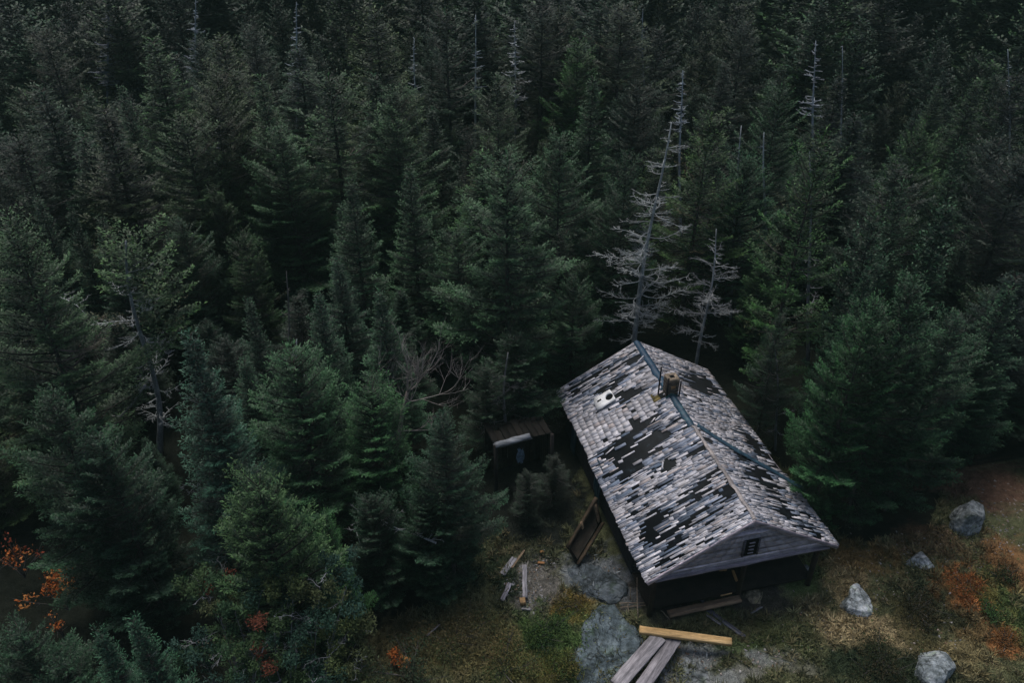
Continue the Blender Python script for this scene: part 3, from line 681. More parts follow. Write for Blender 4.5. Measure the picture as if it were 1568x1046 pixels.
HERO = [  # apex x, apex y, foot y, radius, prototype, hue, label
 (5, 330, 740, 2.3, 'fir0', (1.3, 1.2, .95), 'tall olive green fir cut by the left edge of the photo'),
 (62, 600, 940, 1.7, 'fir1', (.5, .72, .55), 'dull green fir below the tall olive fir at the left edge'),
 (150, 660, 960, 1.5, 'fir2', DRK, 'very dark fir left of the blue spruce, lower left of the photo'),
 (298, 505, 880, 1.55, 'spruce0', BLU, 'narrow blue-green spruce with frosted tips, left of the bushy firs'),
 (396, 735, 1070, 1.35, 'bushy0', (1.6, 1.4, 1.0), 'dense rounded blue-green spruce with a pale tip, lower left'),
 (455, 775, 1010, .7, 'bushy1', (1.0, 1.2, .9), 'small spruce touching the right side of the rounded blue-green spruce'),
 (492, 795, 1000, .7, 'bushy0', (1.05, 1.35, .8), 'bright green small spruce, right-hand one of the lower left clump'),
 (212, 937, 1230, 1.0, 'spruce1', BLG, 'young blue-green spruce at the bottom edge, right-hand of the pair'),
 (162, 953, 1230, .95, 'spruce0', BLG, 'young blue-green spruce at the bottom edge, left-hand of the pair'),
 (485, 448, 700, 1.2, 'spruce1', (.9, 1.1, 1.05), 'pointed spruce with pale leader left of the bare birch'),
 (590, 440, 700, 1.3, 'spruce0', (.85, 1.05, .9), 'pointed spruce with a long thin leader above the bare birch'),
 (382, 460, 720, 1.1, 'spruce1', (.65, .8, .75), 'dark small spruce above the blue-green spruce'),
 (372, 545, 770, 1.2, 'spruce0', (.8, 1.0, .9), 'small spruce between the blue spruce and the bushy green fir'),
 (452, 540, 840, 1.7, 'bushy1', (1.05, 1.25, .95), 'broad bushy green fir with bright cushions left of the bare birch'),
 (562, 590, 830, 1.35, 'bushy0', (1.0, 1.3, .85), 'bushy bright green fir directly under the bare birch'),
 (680, 635, 890, 1.35, 'fir1', (.5, .66, .62), 'dark green fir left of the old shed'),
 (575, 755, 920, 1.1, 'fir2', (.42, .55, .5), 'low dark fir over the fallen grey branch'),
 (650, 770, 915, .9, 'bushy1', (.42, .56, .5), 'low dark bushy fir at the left rim of the clearing'),
 (777, 232, 610, 2.5, 'fir2', (1.1, 1.15, .95), 'large broad fir with layered branches above the old shed'),
 (700, 350, 560, 1.5, 'fir0', (.75, .9, .75), 'mid green fir half hidden left of the large layered fir'),
 (535, 268, 560, 1.5, 'spruce0', (.85, 1.0, .8), 'pointed spruce left of the spruce with a thin dead leader'),
 (627, 255, 545, 1.5, 'spruce1', (.95, 1.1, .85), 'pointed spruce with a thin brown leader left of the large fir'),
 (518, 395, 640, 1.3, 'spruce1', (.6, .8, .78), 'dim blue-green spruce behind the pair of pointed spruces'),
 (430, 195, 465, 2.2, 'fir1', (1.0, 1.15, .85), 'broad layered fir left of centre above the dark gap'),
 (398, 112, 420, 1.9, 'spruce0', (1.05, 1.2, .8), 'tall narrow spruce with a bright green tip, upper left'),
 (280, 180, 480, 2.4, 'fir0', (.95, .9, .62), 'wide olive fir with drooping shelves in the upper left'),
 (185, 130, 400, 1.4, 'spruce1', (.95, 1.15, 1.0), 'pale pointed spruce, right-hand of two in the upper left'),
 (128, 132, 420, 1.5, 'spruce0', (.9, 1.1, .95), 'pale pointed spruce, left-hand of two in the upper left'),
 (62, 300, 560, 1.2, 'spruce1', (.75, .9, .85), 'grey-green pointed spruce right of the tall olive fir'),
 (108, 315, 570, 1.0, 'spruce0', (.65, .8, .75), 'slim dark spruce between the olive fir and the half-bare spruce'),
 (152, 335, 590, 1.2, 'spruce1', (.6, .75, .7), 'slim dark spruce just left of the half-bare spruce'),
 (275, 330, 560, 1.5, 'fir2', (.55, .68, .6), 'dark fir just right of the half-bare spruce'),
 (602, 130, 430, 2.2, 'fir0', (1.1, 1.15, .85), 'large ragged green fir at the upper middle'),
 (765, 112, 380, 1.7, 'ragged0', (1.15, 1.0, .7), 'brownish green thin-topped fir above the large layered fir'),
 (885, 60, 330, 2.0, 'fir1', (1.0, 1.35, .6), 'vivid green topped fir near the top centre'),
 (905, 112, 410, 1.8, 'spruce0', (.9, 1.05, .8), 'pointed fir right under the vivid green topped fir'),
 (860, 195, 500, 1.9, 'fir2', (.8, 1.0, .75), 'green fir between the large fir and the tall dead spruce'),
 (1085, 170, 500, 1.9, 'ragged1', (1.5, 1.35, .65), 'yellow-green topped fir right of the tall dead spruce'),
 (1145, 240, 500, 1.5, 'bushy1', (.85, 1.15, .95), 'bluish green round-topped fir right of the yellow-green fir'),
 (1200, 130, 430, 1.7, 'fir0', (.9, 1.15, .85), 'green fir behind the pale broken snags'),
 (1250, 195, 620, 1.7, 'ragged0', (1.15, 1.35, .6), 'tall loose yellowish green fir above the right side of the roof'),
 (1332, 455, 795, 1.45, 'fir1', (.8, 1.15, .72), 'big dense green fir with yellow tips right of the cabin'),
 (1408, 428, 790, 1.7, 'fir0', (.7, .95, .72), 'dense fir touching the right side of the big yellow-tipped fir'),
 (1462, 470, 780, 1.5, 'fir2', (.6, .82, .66), 'dark fir above the large leaning boulder'),
 (1335, 412, 700, 1.2, 'spruce0', (.6, .85, .7), 'pale-pointed spruce behind the big yellow-tipped fir'),
 (1545, 440, 720, 1.5, 'spruce1', (.75, .95, .8), 'bushy spruce cut by the right edge of the photo'),
 (1500, 520, 730, 1.3, 'fir1', (.5, .66, .58), 'deep green fir between the dark fir and the right edge'),
 (1418, 185, 500, 1.6, 'fir2', (1.05, 1.25, .6), 'yellowish green fir in the upper right'),
 (1482, 215, 520, 1.4, 'spruce0', (.7, .95, .7), 'narrow dark spruce right of the yellowish fir, upper right'),
 (1395, 275, 590, 1.3, 'spruce1', (.65, .9, .68), 'narrow green spruce under the yellowish fir, upper right'),
 (1455, 305, 600, 1.3, 'far0', (.6, .8, .68), 'thin spruce right of the narrow green spruce'),
 (1345, 330, 640, 1.3, 'far1', (.5, .68, .6), 'dark spruce behind the dense right-hand firs'),
 (960, 230, 520, 1.5, 'fir1', (.6, .78, .62), 'dark fir behind the left side of the tall dead spruce'),
 (1200, 480, 690, .9, 'ragged1', (.4, .52, .45), 'dark thin fir close behind the right roof slope'),
 (880, 420, 610, 1.2, 'fir0', (.62, .85, .62), 'green fir rising left of the roof peak'),
 (740, 560, 700, 1.0, 'ragged0', (.4, .5, .42), 'dark half-bare fir beside the old shed roof beam'),
 (22, 955, 1200, 1.3, 'fir2', (.55, .7, .6), 'dark young fir in the bottom left corner below the orange sprigs'),
 (100, 1005, 1230, 1.2, 'fir0', (.5, .68, .56), 'dark young spruce at the bottom edge under the orange shrub'),
 (806, 750, 800, .6, 'ragged1', (.2, .28, .22), 'low fir, hue darkened as shade, between the shed and the wooden ramp'),  # hue lowered to paint the shade around this fir
 (848, 700, 775, .6, 'ragged0', (.16, .22, .18), 'low fir, hue darkened as shade, close to the left wall of the cabin'),  # hue lowered likewise, shade by the wall put into the colour
 (222, 672, 790, .75, 'spruce1', (.5, .66, .6), 'little dark spruce at the foot of the half-bare spruce'),
 (785, 515, 672, 1.5, 'ragged1', (.42, .55, .45), 'dark drooping fir hanging over the old shed'),
]
for ax, ay, by, rd, kind, col, lab in HERO:
    x, y, H = locate(ax, ay, by)
    if ax > 1300 and ay > 400: H *= 1.0
    plant(kind, x, y, max(H, 2.0), rd, col, lab, G1, rz=None, lean=(random.uniform(-.02, .02), random.uniform(-.03, .03)))

# ------------------------------------------------------------------ dead and half-dead trees
def dead_branches(mb, base, h, L, r, rad, droop=.15, level=0, col=(1, 1, 1)):
    n = 7; t = np.linspace(0, 1, n); side = np.array([-h[1], h[0], 0])
    w1, w2 = r.normal(0, .20), r.normal(0, .10); up = r.normal(.10, .08)
    P = base + np.outer(t * L, h) + np.outer(L * (w1 * t * t + .05 * np.sin(t * 7 + w2 * 30)), side) + np.outer(L * (-droop * t * 1.4 + (droop + up) * t * t * 1.3), [0, 0, 1.])
    mb.tube(P, rad * (1 - .85 * t) + .002, 4, c=col, cap=False)
    if level < 2 and L > .16:
        for k in range(int(3 + L * (10 if level == 0 else 6))):
            f = r.uniform(.2, .98); p = P[0] + 0; i_ = f * (n - 1); a = int(i_); p = P[a] + (P[min(a + 1, n - 1)] - P[a]) * (i_ - a)
            ang = r.choice([-1, 1]) * r.uniform(.5, 1.1); hd = norm(h * math.cos(ang) + side * math.sin(ang) + np.array([0, 0, r.normal(0, .25)]))
            hd2 = np.array([hd[0], hd[1], 0]); hd2 = norm(hd2)
            dead_branches(mb, p, hd2, L * r.uniform(.18, .38) * (1.2 - f * .6), r, rad * .42, r.normal(0, .3), level + 1, col)
def dead_tree(px_top, px_foot_y, label, R0=1.6, bend=.25, seed=1, tone=(1, 1, 1), lo=.12, spacing=.2, name='dead_tree', lean_to=None, rad=.10, lo_px=None, gone=None):
    tone = tuple(1.25 * np.array(tone)) if px_foot_y < 450 else tone
    """trunk from foot to top; lean_to = foot x in the photo"""
    ax, ay = px_top; fx = lean_to if lean_to is not None else ax
    foot = gpt(fx, px_foot_y); yb = foot[1]
    r_ = ray(ax, ay); t = (yb + .2) / r_[1]; top = np.array([0, 0, CAM_Z]) + r_ * t; H = top[2] - foot[2]
    e = empty(name, tuple(foot)); tag(e, label, 'dead tree', 'dead grey trees in the forest')
    TK = max(1.0, float(np.hypot(foot[0], foot[1])) / 24.0)
    r = np.random.default_rng(seed); n = 16; f = np.linspace(0, 1, n); d = top - foot
    P = np.outer(f, d) + np.outer(bend * np.sin(f * 5 + seed) * .5 * (1 - f * .3) * f, [1, .3, 0])
    P[0, 2] -= .3
    mb = MB(); mb.tube(P, rad * (1 - .88 * f) + .008, 8, c=tone); 
    me = mb.build('trunk', m_dead, e, True)
    limbs_ = []; z = lo
    while z < .985:
        i_ = z * (n - 1); a = int(i_); p = P[a] + (P[min(a + 1, n - 1)] - P[a]) * (i_ - a)
        prof = R0 * (1 - z) ** .62 * (.7 if z < .3 else 1)
        if gone and gone[0] < z < gone[1]: prof *= .25
        if r.random() < .22: z += spacing / H; continue
        for k in range(r.integers(1, 4) + (2 if px_foot_y < 450 else 0)):
            az = r.uniform(0, 6.28); h = np.array([math.cos(az), math.sin(az), 0]); mb = MB(); limbs_.append(mb); p = P[a] + (P[min(a + 1, n - 1)] - P[a]) * min(1, max(0, i_ - a + r.normal(0, .3)))
            dead_branches(mb, p, h, max(.10, prof * r.uniform(.2, 1.15)), r, (.009 + .011 * prof / 1.6) * TK ** 1.7, r.uniform(-.25, .45), 0, np.array(tone) * r.uniform(.6, 1.15))
        z += spacing / H * r.uniform(.7, 1.3)
    if len(limbs_) > 30:
        m2 = MB()
        for b_ in limbs_:
            for V_, q_, c_ in zip(b_.v, b_.q, b_.c): m2.v.append(V_); m2.q.append(q_ + 0); m2.c.append(c_)
        off = 0; m2.q = []
        for b_ in limbs_: m2.q += [qq + off for qq in b_.q]; off += b_.n
        m2.build('branches', m_dead, e, True)
    else:
        for b_ in limbs_: b_.build('limb', m_dead, e, True)
    trees.append((foot[0], foot[1], .6)); return e
dead_tree((1020, 188), 560, 'tall pale dead spruce leaning right behind the roof peak', 2.4, .5, 3, (.85, .87, .88), .12, .15, lean_to=966, rad=.10)
dead_tree((1100, 350), 560, 'smaller bare grey dead spruce right of the tall one', 1.9, .4, 5, (1.0, 1.0, 1.02), .18, .20, lean_to=1066, rad=.06)
dead_tree((1126, 312), 500, 'thin grey dead pole behind the smaller dead spruce', .7, .05, 6, (.55, .56, .6), .55, .25, lean_to=1118, rad=.05)
dead_tree((1172, 202), 440, 'pale forked snag poking out above the round-topped fir', .75, .3, 7, (1.1, 1.1, 1.12), .62, .4, rad=.09)
dead_tree((1133, 192), 430, 'crooked grey snag left of the pale forked snag', .6, .4, 8, (.8, .8, .85), .65, .4, rad=.07)
dead_tree((1042, 108), 380, 'grey dead spruce top tangled with twigs above the tall dead spruce', .9, .3, 9, (.75, .8, .88), .72, .09, rad=.07)
dead_tree((728, 22), 250, 'straight white dead snag near the top centre, left one', .9, .05, 10, (.8, .85, .92), .35, .28, rad=.065)
dead_tree((789, 32), 260, 'bushy bare grey snag near the top centre, right one', 1.3, .1, 12, (.95, .98, 1.05), .5, .16, rad=.065)
dead_tree((638, 58), 280, 'crooked grey dead top left of the two top-centre snags', .7, .4, 13, (.7, .75, .8), .6, .3, rad=.07)
dead_tree((984, 12), 230, 'leaning grey snag at the top right of centre', .7, .3, 14, (.8, .84, .92), .45, .25, lean_to=990, rad=.06)
dead_tree((1246, 62), 330, 'grey twiggy dead top in the upper right', 1.1, .3, 15, (.7, .73, .8), .6, .14, rad=.08)
dead_tree((1288, 70), 320, 'small grey dead top right of the twiggy upper-right one', .5, .2, 16, (.6, .62, .68), .7, .3, rad=.06)
dead_tree((333, 165), 420, 'grey dead spruce among olive firs in the upper left', 1.0, .2, 17, (.55, .55, .62), .35, .2, rad=.08)
dead_tree((1545, 75), 330, 'pale dead top near the upper right corner', .6, .2, 18, (.6, .65, .7), .6, .3, rad=.06)
dead_tree((455, 2), 220, 'pale dead spruce top at the top edge left of centre', .9, .1, 19, (.6, .66, .74), .4, .22, rad=.08)
dead_tree((300, -5), 230, 'grey lichen-hung dead spruce at the top edge', 1.1, .1, 20, (.55, .6, .68), .45, .14, rad=.08)
dead_tree((165, -2), 240, 'greyish dead tree behind the olive firs at the top left edge', 1.3, .1, 22, (.5, .53, .62), .5, .12, rad=.08)
dead_tree((1238, 232), 560, 'bare grey limb inside the tall loose yellowish fir', 1.0, .3, 23, (.5, .5, .54), .3, .4, rad=.07)
dead_tree((1188, 520), 690, 'dark leaning dead sapling behind the right roof slope', .8, .3, 24, (.5, .5, .54), .2, .3, rad=.04)
dead_tree((775, 540), 700, 'drooping bare dead fir above the old shed', 1.25, .3, 27, (.42, .40, .40), .3, .16, rad=.06)
dead_tree((450, 520), 760, 'small grey dead top among bright green cushions', .8, .2, 28, (.7, .72, .74), .75, .12, rad=.05)
dead_tree((440, 415), 640, 'cluster of thin brown bare stems above the small pointed spruce', .5, .2, 30, (.35, .32, .30), .2, .3, rad=.04)

# half-bare spruce with a visible grey trunk, left of the blue spruce
def half_bare():
    fx, fy = 238, 690; foot = on_z(fx, fy); foot[2] = float(gz(foot[0], foot[1])); r_ = ray(203, 368); t = (foot[1] + .2) / r_[1]; top = np.array([0, 0, CAM_Z]) + r_ * t
    e = empty('spruce_tree', tuple(foot)); tag(e, 'half-bare spruce with yellowish crown, grey trunk and a long pale broken limb', 'tree', G1)
    d = top - foot; n = 16; f = np.linspace(0, 1, n); P = np.outer(f, d) + np.outer(.24 * np.sin(f * 5.2 + .3), [1, .2, 0]); P[0, 2] -= .3
    mb = MB(); mb.tube(P, .095 * (1 - .8 * f) + .01, 9, c=(.62, .64, .66)); mb.build('trunk', m_dead, e, True)
    r = np.random.default_rng(51); mb = MB()
    for z in np.arange(.16, .9, .017):
        i_ = z * (n - 1); a = int(i_); p = P[a] + (P[a + 1] - P[a]) * (i_ - a); az = r.uniform(0, 6.28); L = r.uniform(.25, 1.15)
        dead_branches(mb, p, np.array([math.cos(az), math.sin(az), 0]), L, r, .016, r.uniform(.05, .4), 0, np.array((1.1, 1.12, 1.12)) * r.uniform(.6, 1.2))
    # the long limb that sweeps down to the lower left
    q0 = P[5]; i_ = [on_plane(px, py, foot + np.array([0, -.4, 0]), np.array([0, 1., 0])) - foot for px, py in ((222, 590), (212, 605), (200, 622), (184, 638), (173, 652), (168, 667))]
    mb.tube(np.array(i_), np.linspace(.045, .012, 6), 6, c=(1.0, 1.0, 1.05)); mb.tube(np.array([i_[3], i_[3] + np.array([-.3, 0, .05])]), [.015, .005], 4, c=(1, 1, 1))
    mb.build('branches', m_dead, e, True)
    V, q, c, _ = crown(3.4, 1.45, 77, size=.115, z_lo=.02, per=7, spacing=.33, sparse=.42, power=.45, droop=.0, lobes=.5, dead=.1, clump=.8, top_round=.4)
    V = V + (top - foot) - np.array([0, 0, 3.3]); o = link('crown', mesh_from('crown', V, q, m_fol, c), e); o.color = (1.35, 1.3, .72, 1)
    trees.append((foot[0], foot[1], 1.2))
half_bare()

# bare birch-like tree left of the shed
def bare_tree():
    foot = gpt(590, 740); e = empty('bare_tree', tuple(foot)); tag(e, 'leafless brown tree with a fan of fine twigs in front of dark firs', 'tree', 'leafless broadleaf trees')
    plane = lambda px, py, dy=0.0: on_plane(px, py, foot + np.array([0, dy, 0]), np.array([0, 1., 0])) - foot
    mb = MB(); T = [plane(590, 740), plane(604, 690), plane(611, 665), plane(617, 630), plane(624, 600)]
    mb.tube(T, [.085, .07, .06, .055, .045], 8, c=(2.3, 2.1, 2.0)); mb.build('trunk', m_twig, e, True)
    r = np.random.default_rng(8)
    def limb(p, d, L, rad, lev):
        n = 6; P = [p]; dd = norm(d)
        for k in range(n):
            dd = norm(dd + r.normal(0, .10, 3) + np.array([0, 0, .10])); P.append(P[-1] + dd * L / n)
        P = np.array(P); mb.tube(P, np.linspace(rad, rad * .3, n + 1), 4, c=np.array((2.6, 2.6, 2.6)) * r.uniform(.7, 1.1), cap=False)
        if lev < 3:
            for k in range(5 if lev < 2 else 4):
                i_ = r.integers(2, n + 1); limb(P[i_], dd * .9 + r.normal(0, .45, 3), L * r.uniform(.45, .7), rad * .5, lev + 1)
    for (a, b_, L) in (((624, 600), (700, 560), 1.7), ((620, 616), (715, 605), 1.9), ((624, 600), (625, 520), 1.7), ((616, 635), (575, 560), 1.7), ((624, 600), (668, 530), 1.7), ((612, 660), (660, 668), 1.1), ((618, 630), (665, 580), 1.3)):
        mb = MB(); p0, p1 = plane(*a), plane(*b_, r.uniform(-.6, .6)); limb(p0, p1 - p0, L * .8, .024, 0); mb.build('limb', m_twig, e, True)
bare_tree()

# fallen grey branch over the low dark fir
def fallen(name, pts, h, label, rad=.035, seed=0, tone=(.9, .9, .92), twigs=9):
    P = np.array([on_z(px, py, hh) for (px, py), hh in zip(pts, h)]); o0 = P[0].copy(); r = np.random.default_rng(seed); n = len(P)
    mb = MB(); mb.tube(P - o0, np.linspace(rad, rad * .3, n), 6, c=tone)
    for k in range(twigs):
        i_ = r.uniform(.2, n - 1.05); a = int(i_); p = P[a] + (P[a + 1] - P[a]) * (i_ - a) - o0; az = r.uniform(0, 6.28)
        dead_branches(mb, p, np.array([math.cos(az), math.sin(az), 0]), r.uniform(.2, .6), r, rad * .35, r.normal(0, .2), 1, tone)
    o = mb.build(name, m_dead, None, True); o.location = tuple(o0); tag(o, label, 'branch')
fallen('dead_branch', [(668, 832), (640, 820), (612, 812), (590, 800), (574, 792)], [2.3, 2.5, 2.6, 2.7, 2.7], 'long pale dead branch pointing right over the low dark fir', .03, 1)
fallen('dead_branch', [(572, 786), (552, 797), (545, 812), (552, 835)], [2.7, 2.6, 2.5, 2.3], 'short crooked pale dead branch hanging left over the low dark fir', .03, 2, twigs=7)
fallen('dead_branch', [(92, 455), (104, 460), (118, 468), (130, 480)], [4.5, 4.5, 4.4, 4.3], 'small pale forked branch sticking out right of the olive fir', .025, 3, twigs=6)

# ------------------------------------------------------------------ forest fill
CAB_KEEP = [(835, 590), (975, 505), (1100, 555), (1300, 830), (1000, 905), (930, 880), (860, 800)]
CL_KEEP = [(585, 1060), (600, 985), (720, 915), (735, 800), (748, 680), (850, 650), (960, 505), (1110, 560), (1300, 815), (1440, 800), (1460, 735), (1568, 710), (1568, 1100), (600, 1100)]
fill = []
def okpos(x, y, H, rd):
    for f in (0, .35, .7, 1.0):
        for s_ in (-1, 0, 1):
            px, py = proj((x + s_ * rd * (1 - f) * .85, y, H * f + float(gz(x, y))))
            if inside(CL_KEEP, np.array([px]), np.array([py]))[0]: return False
    return True
tr = np.random.default_rng(101); cand = []
for yy in np.arange(6.5, 112, .25):
    pass
pts = tr.uniform([-66, 6.5], [66, 98], (44000, 2))
pts = pts[~inside(CLEAR, pts[:, 0], pts[:, 1]) & (np.abs(pts[:, 0]) < 904 / F_PX * (pts[:, 1] * cp + CAM_Z * sp))]
PZ = gz(pts[:, 0], pts[:, 1])
# trees that must stay in view: (x0, y0, x1, y1 in photo pixels, foot y) - nearer fill trees keep out of the way
PROTECT = [(150, 360, 295, 660, 690), (568, 515, 715, 690, 740), (905, 185, 1068, 520, 560), (1050, 300, 1150, 520, 560), (240, 500, 360, 830, 880), (660, 240, 880, 560, 610), (20, 330, 120, 720, 740), (1160, 200, 1300, 560, 620), (440, 560, 620, 760, 830), (750, 640, 860, 730, 740), (0, 840, 600, 1046, 1250), (380, 205, 500, 400, 465), (712, 20, 745, 80, 250), (765, 30, 815, 90, 260), (1215, 60, 1265, 120, 330), (970, 10, 1000, 70, 230), (1150, 200, 1190, 260, 440), (1120, 190, 1150, 235, 430), (1015, 105, 1065, 160, 380), (620, 58, 660, 110, 280), (1530, 75, 1560, 120, 330), (440, 2, 475, 50, 220), (540, 130, 680, 380, 430)]
PROTECT = [(a_, b_, c_, d_, float(gpt((a_ + c_) / 2, e_)[1])) for a_, b_, c_, d_, e_ in PROTECT]
def covers(x, y, H, rd, z):
    for f in (.15, .4, .65, .9):
        px, py = proj((x, y, z + H * f)); hw = rd * (1 - f) * F_PX / (y * cp + (CAM_Z - z) * sp) * .8
        for a_, b_, c_, d_, yy in PROTECT:
            if y < yy - .4 and px + hw > a_ and px - hw < c_ and b_ < py < d_: return True
    return False
cell = {}
def far_ok(x, y, d):
    cx, cy = int(x // 3), int(y // 3)
    for a in (-1, 0, 1):
        for b_ in (-1, 0, 1):
            for (u, v) in cell.get((cx + a, cy + b_), ()):
                if (u - x) ** 2 + (v - y) ** 2 < d * d: return False
    return True
for x, y, rd in trees: cell.setdefault((int(x // 3), int(y // 3)), []).append((x, y))
picked = []
for (x, y), z_g in zip(pts, PZ):
    dmin = 1.62 + .010 * max(0, y - 20)
    if not far_ok(x, y, dmin): continue
    q_ = np.array([x, y, 0]) - O; s_, x_ = float(q_ @ U), float(q_ @ S)
    if -1 < s_ < LEN + 1 and abs(x_) < HW + 1.1: continue
    big = tr.random() < .3; H = float(tr.uniform(7.0, 9.5) if big else tr.uniform(4.2, 6.8)); rd = H * float(tr.uniform(.25, .33) if big else tr.uniform(.19, .27))
    if y < 16: H *= .7; rd *= .8
    # fill trees near the front stay low enough not to cover the trees seen in the photo
    if y < 24: H *= .72
    if covers(x, y, H, rd, z_g): continue
    if 4 < x + 6 < 22 and y < 30 and not okpos(x, y, H, rd): continue
    px, py = proj((x, y, H + float(gz(x, y))))
    if y < 16.5 and px < 640: continue
    if proj((x, y, float(z_g)))[1] < -10 or py > 1080: continue
    cell.setdefault((int(x // 3), int(y // 3)), []).append((x, y)); picked.append((math.hypot(x, y), x, y, H, rd, px, py))
picked.sort()
print('fill trees', len(picked))
NEARN = 300 - len(HERO) - 1
def region(px, py):
    a = 'left side' if px < 420 else 'left of centre' if px < 760 else 'right of centre' if px < 1130 else 'right side'
    b_ = 'lower' if py > 560 else 'middle' if py > 330 else 'upper' if py > 150 else 'top'
    return a, b_
HUES = [('dark green', (.58, .84, .70)), ('blue-green', (.68, .95, .98)), ('olive green', (1.25, 1.05, .55)), ('bright green', (.95, 1.3, .6))]
SH = [('far0', 'narrow'), ('far1', 'broad'), ('far2', 'pointed'), ('far3', 'ragged')]
rest = []
for k, (d, x, y, H, rd, px, py) in enumerate(picked):
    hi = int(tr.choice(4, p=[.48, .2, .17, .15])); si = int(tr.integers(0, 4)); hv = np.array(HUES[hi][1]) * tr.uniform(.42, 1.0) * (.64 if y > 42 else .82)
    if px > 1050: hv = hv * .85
    if k < NEARN:
        a, b_ = region(px, py); kind, adj = SH[si]
        if d < 34: kind = ('spruce0', 'fir0', 'spruce1', 'ragged1')[si]
        elif d < 42: kind = ('spruce1', 'fir2', 'spruce0', 'ragged0')[si]
        lab = f'{adj} {HUES[hi][0]} spruce packed in the {b_} forest, {a}'
        plant(kind, x, y, H, rd, tuple(hv), lab, f'{adj} {HUES[hi][0]} spruces of the {b_} forest, {a}')
    else: rest.append((x, y, H, rd, si, hv))
# the far-off rest of the forest: one mass
Vs, Qs, Cs, n0 = [], [], [], 0
fp = [crown(7.0, 1.6, 60 + k, size=.30, per=7, spacing=.55, droop=.1, power=(.85, .65, .75, .55)[k], lobes=.45, sparse=.1, dead=.03, clump=1.0, wmul=.5, tilt=.15, density=1.3) for k in range(4)]
for x, y, H, rd, si, hv in rest:
    V, q, c, _ = fp[si]; a = tr.uniform(0, 6.28); ca, sa = math.cos(a), math.sin(a); k_ = rd / 1.6
    Vs.append(np.stack([(V[:, 0] * ca - V[:, 1] * sa) * k_ + x, (V[:, 0] * sa + V[:, 1] * ca) * k_ + y, V[:, 2] * H / 7.0 + float(gz(x, y))], 1).astype(np.float32))
    Qs.append(q + n0); Cs.append(c * hv * 1.0); n0 += len(V)
if Vs:
    o = link('distant_forest', mesh_from('distant_forest', np.concatenate(Vs), np.concatenate(Qs), m_fol, np.concatenate(Cs)))
    o.color = (1, 1, 1, 1); tag(o, 'dense dark spruce forest filling the top of the view', 'forest', kind='stuff')
open('/tmp/info','w').write(f'fill {len(picked)} far {len(rest)} verts {n0}')

# ------------------------------------------------------------------ rocks
def rock(name, pts_px, hgt, label, seed, sub=4, tilt=0.0, col=(1, 1, 1), sharp=.22, cat='boulder', group=None, flat=False):
    """a rock whose outline on the ground follows photo pixels"""
    P = np.array([on_z(*p, hgt * .35) for p in pts_px]); c0 = P.mean(0); c0[2] = float(gz(c0[0], c0[1]))
    ang = np.arctan2(P[:, 1] - c0[1], P[:, 0] - c0[0]); rad = np.hypot(P[:, 0] - c0[0], P[:, 1] - c0[1]); o_ = np.argsort(ang); ang, rad = ang[o_], rad[o_]
    ang = np.concatenate([ang - 2 * np.pi, ang, ang + 2 * np.pi]); rad = np.tile(rad, 3)
    nu, nv = 110, 40; V = []
    th, ph = np.meshgrid(np.linspace(0, 2 * np.pi, nu, endpoint=False), np.linspace(-.45, 1, nv), indexing='ij')
    tt = (th + np.pi) % (2 * np.pi) - np.pi; rr = np.interp(tt, ang, rad); pz = np.clip(ph, -.45, 1); prof = np.sqrt(np.clip(1 - np.clip(pz, 0, 1) ** 2.2, 0, 1))
    r = np.random.default_rng(seed); s = max(rad.mean(), .12); el = ph * np.pi / 2
    dx, dy, dz = np.cos(el) * np.cos(th), np.cos(el) * np.sin(th), np.sin(el)
    pn = norm(r.normal(0, 1, (15, 3)) + [0, 0, .25]); pd = r.uniform(.62, 1.0, 15); R_ = np.full(dx.shape, 1.15)
    for n_, d_ in zip(pn, pd):
        k = dx * n_[0] + dy * n_[1] + dz * n_[2]; R_ = np.minimum(R_, np.where(k > .15, d_ / np.maximum(k, .15), 9))
    if flat: R_ = np.minimum(np.minimum(R_ * 0 + 1.05 + .12 * fbm(th * 3, ph * 0 + seed), 1.15), .55 / np.maximum(dz, .05) * (1 + .25 * fbm(dx * 3 + seed, dy * 3)))
    R_ = R_ * (1 + (.13 if flat else .05) * fbm(dx * 5 + seed, dy * 5, dz * 5) + .03 * fbm(dx * 16, dy * 16, dz * 16 + seed))
    x = dx * R_ * rr * 1.08; y = dy * R_ * rr * 1.08; z = dz * R_ * hgt * (1 if not flat else 1.8) + tilt * x - .04
    if flat: z = z + .10 * hgt * np.round(2.5 * fbm(x * 1.6 + seed, y * 1.1)) * (np.hypot(x / rr, y / rr) < .92) + .05 * fbm(x * 5, y * 5)
    V = np.stack([x, y, z], -1).reshape(-1, 3); i, j = np.meshgrid(np.arange(nu), np.arange(nv - 1), indexing='ij'); i2 = (i + 1) % nu
    q = np.stack([i * nv + j, i2 * nv + j, i2 * nv + j + 1, i * nv + j + 1], -1).reshape(-1, 4)
    cc = np.ones((len(V), 3)) * np.array(col); o = link(name, mesh_from(name, V, q, m_rock, cc, False), None, tuple(c0)); tag(o, label, cat, group)
    return o
rock('boulder', [(1456, 790), (1478, 774), (1494, 766), (1500, 800), (1488, 815), (1462, 808), (1451, 800)], .75, 'large leaning blue-grey boulder with a pale lichen crest', 1, tilt=.1, col=(1.7, 1.7, 1.7), sharp=.35)
rock('boulder', [(1394, 850), (1408, 843), (1424, 853), (1422, 870), (1405, 866), (1392, 862)], .35, 'small grey boulder left of the large leaning one', 2, col=(1.9, 1.9, 1.95), sharp=.3)
rock('boulder', [(1284, 920), (1300, 908), (1312, 893), (1330, 902), (1332, 938), (1318, 942), (1290, 928)], .38, 'flat pale angular boulder in the tan grass', 3, col=(2.3, 2.3, 2.35), sharp=.25)
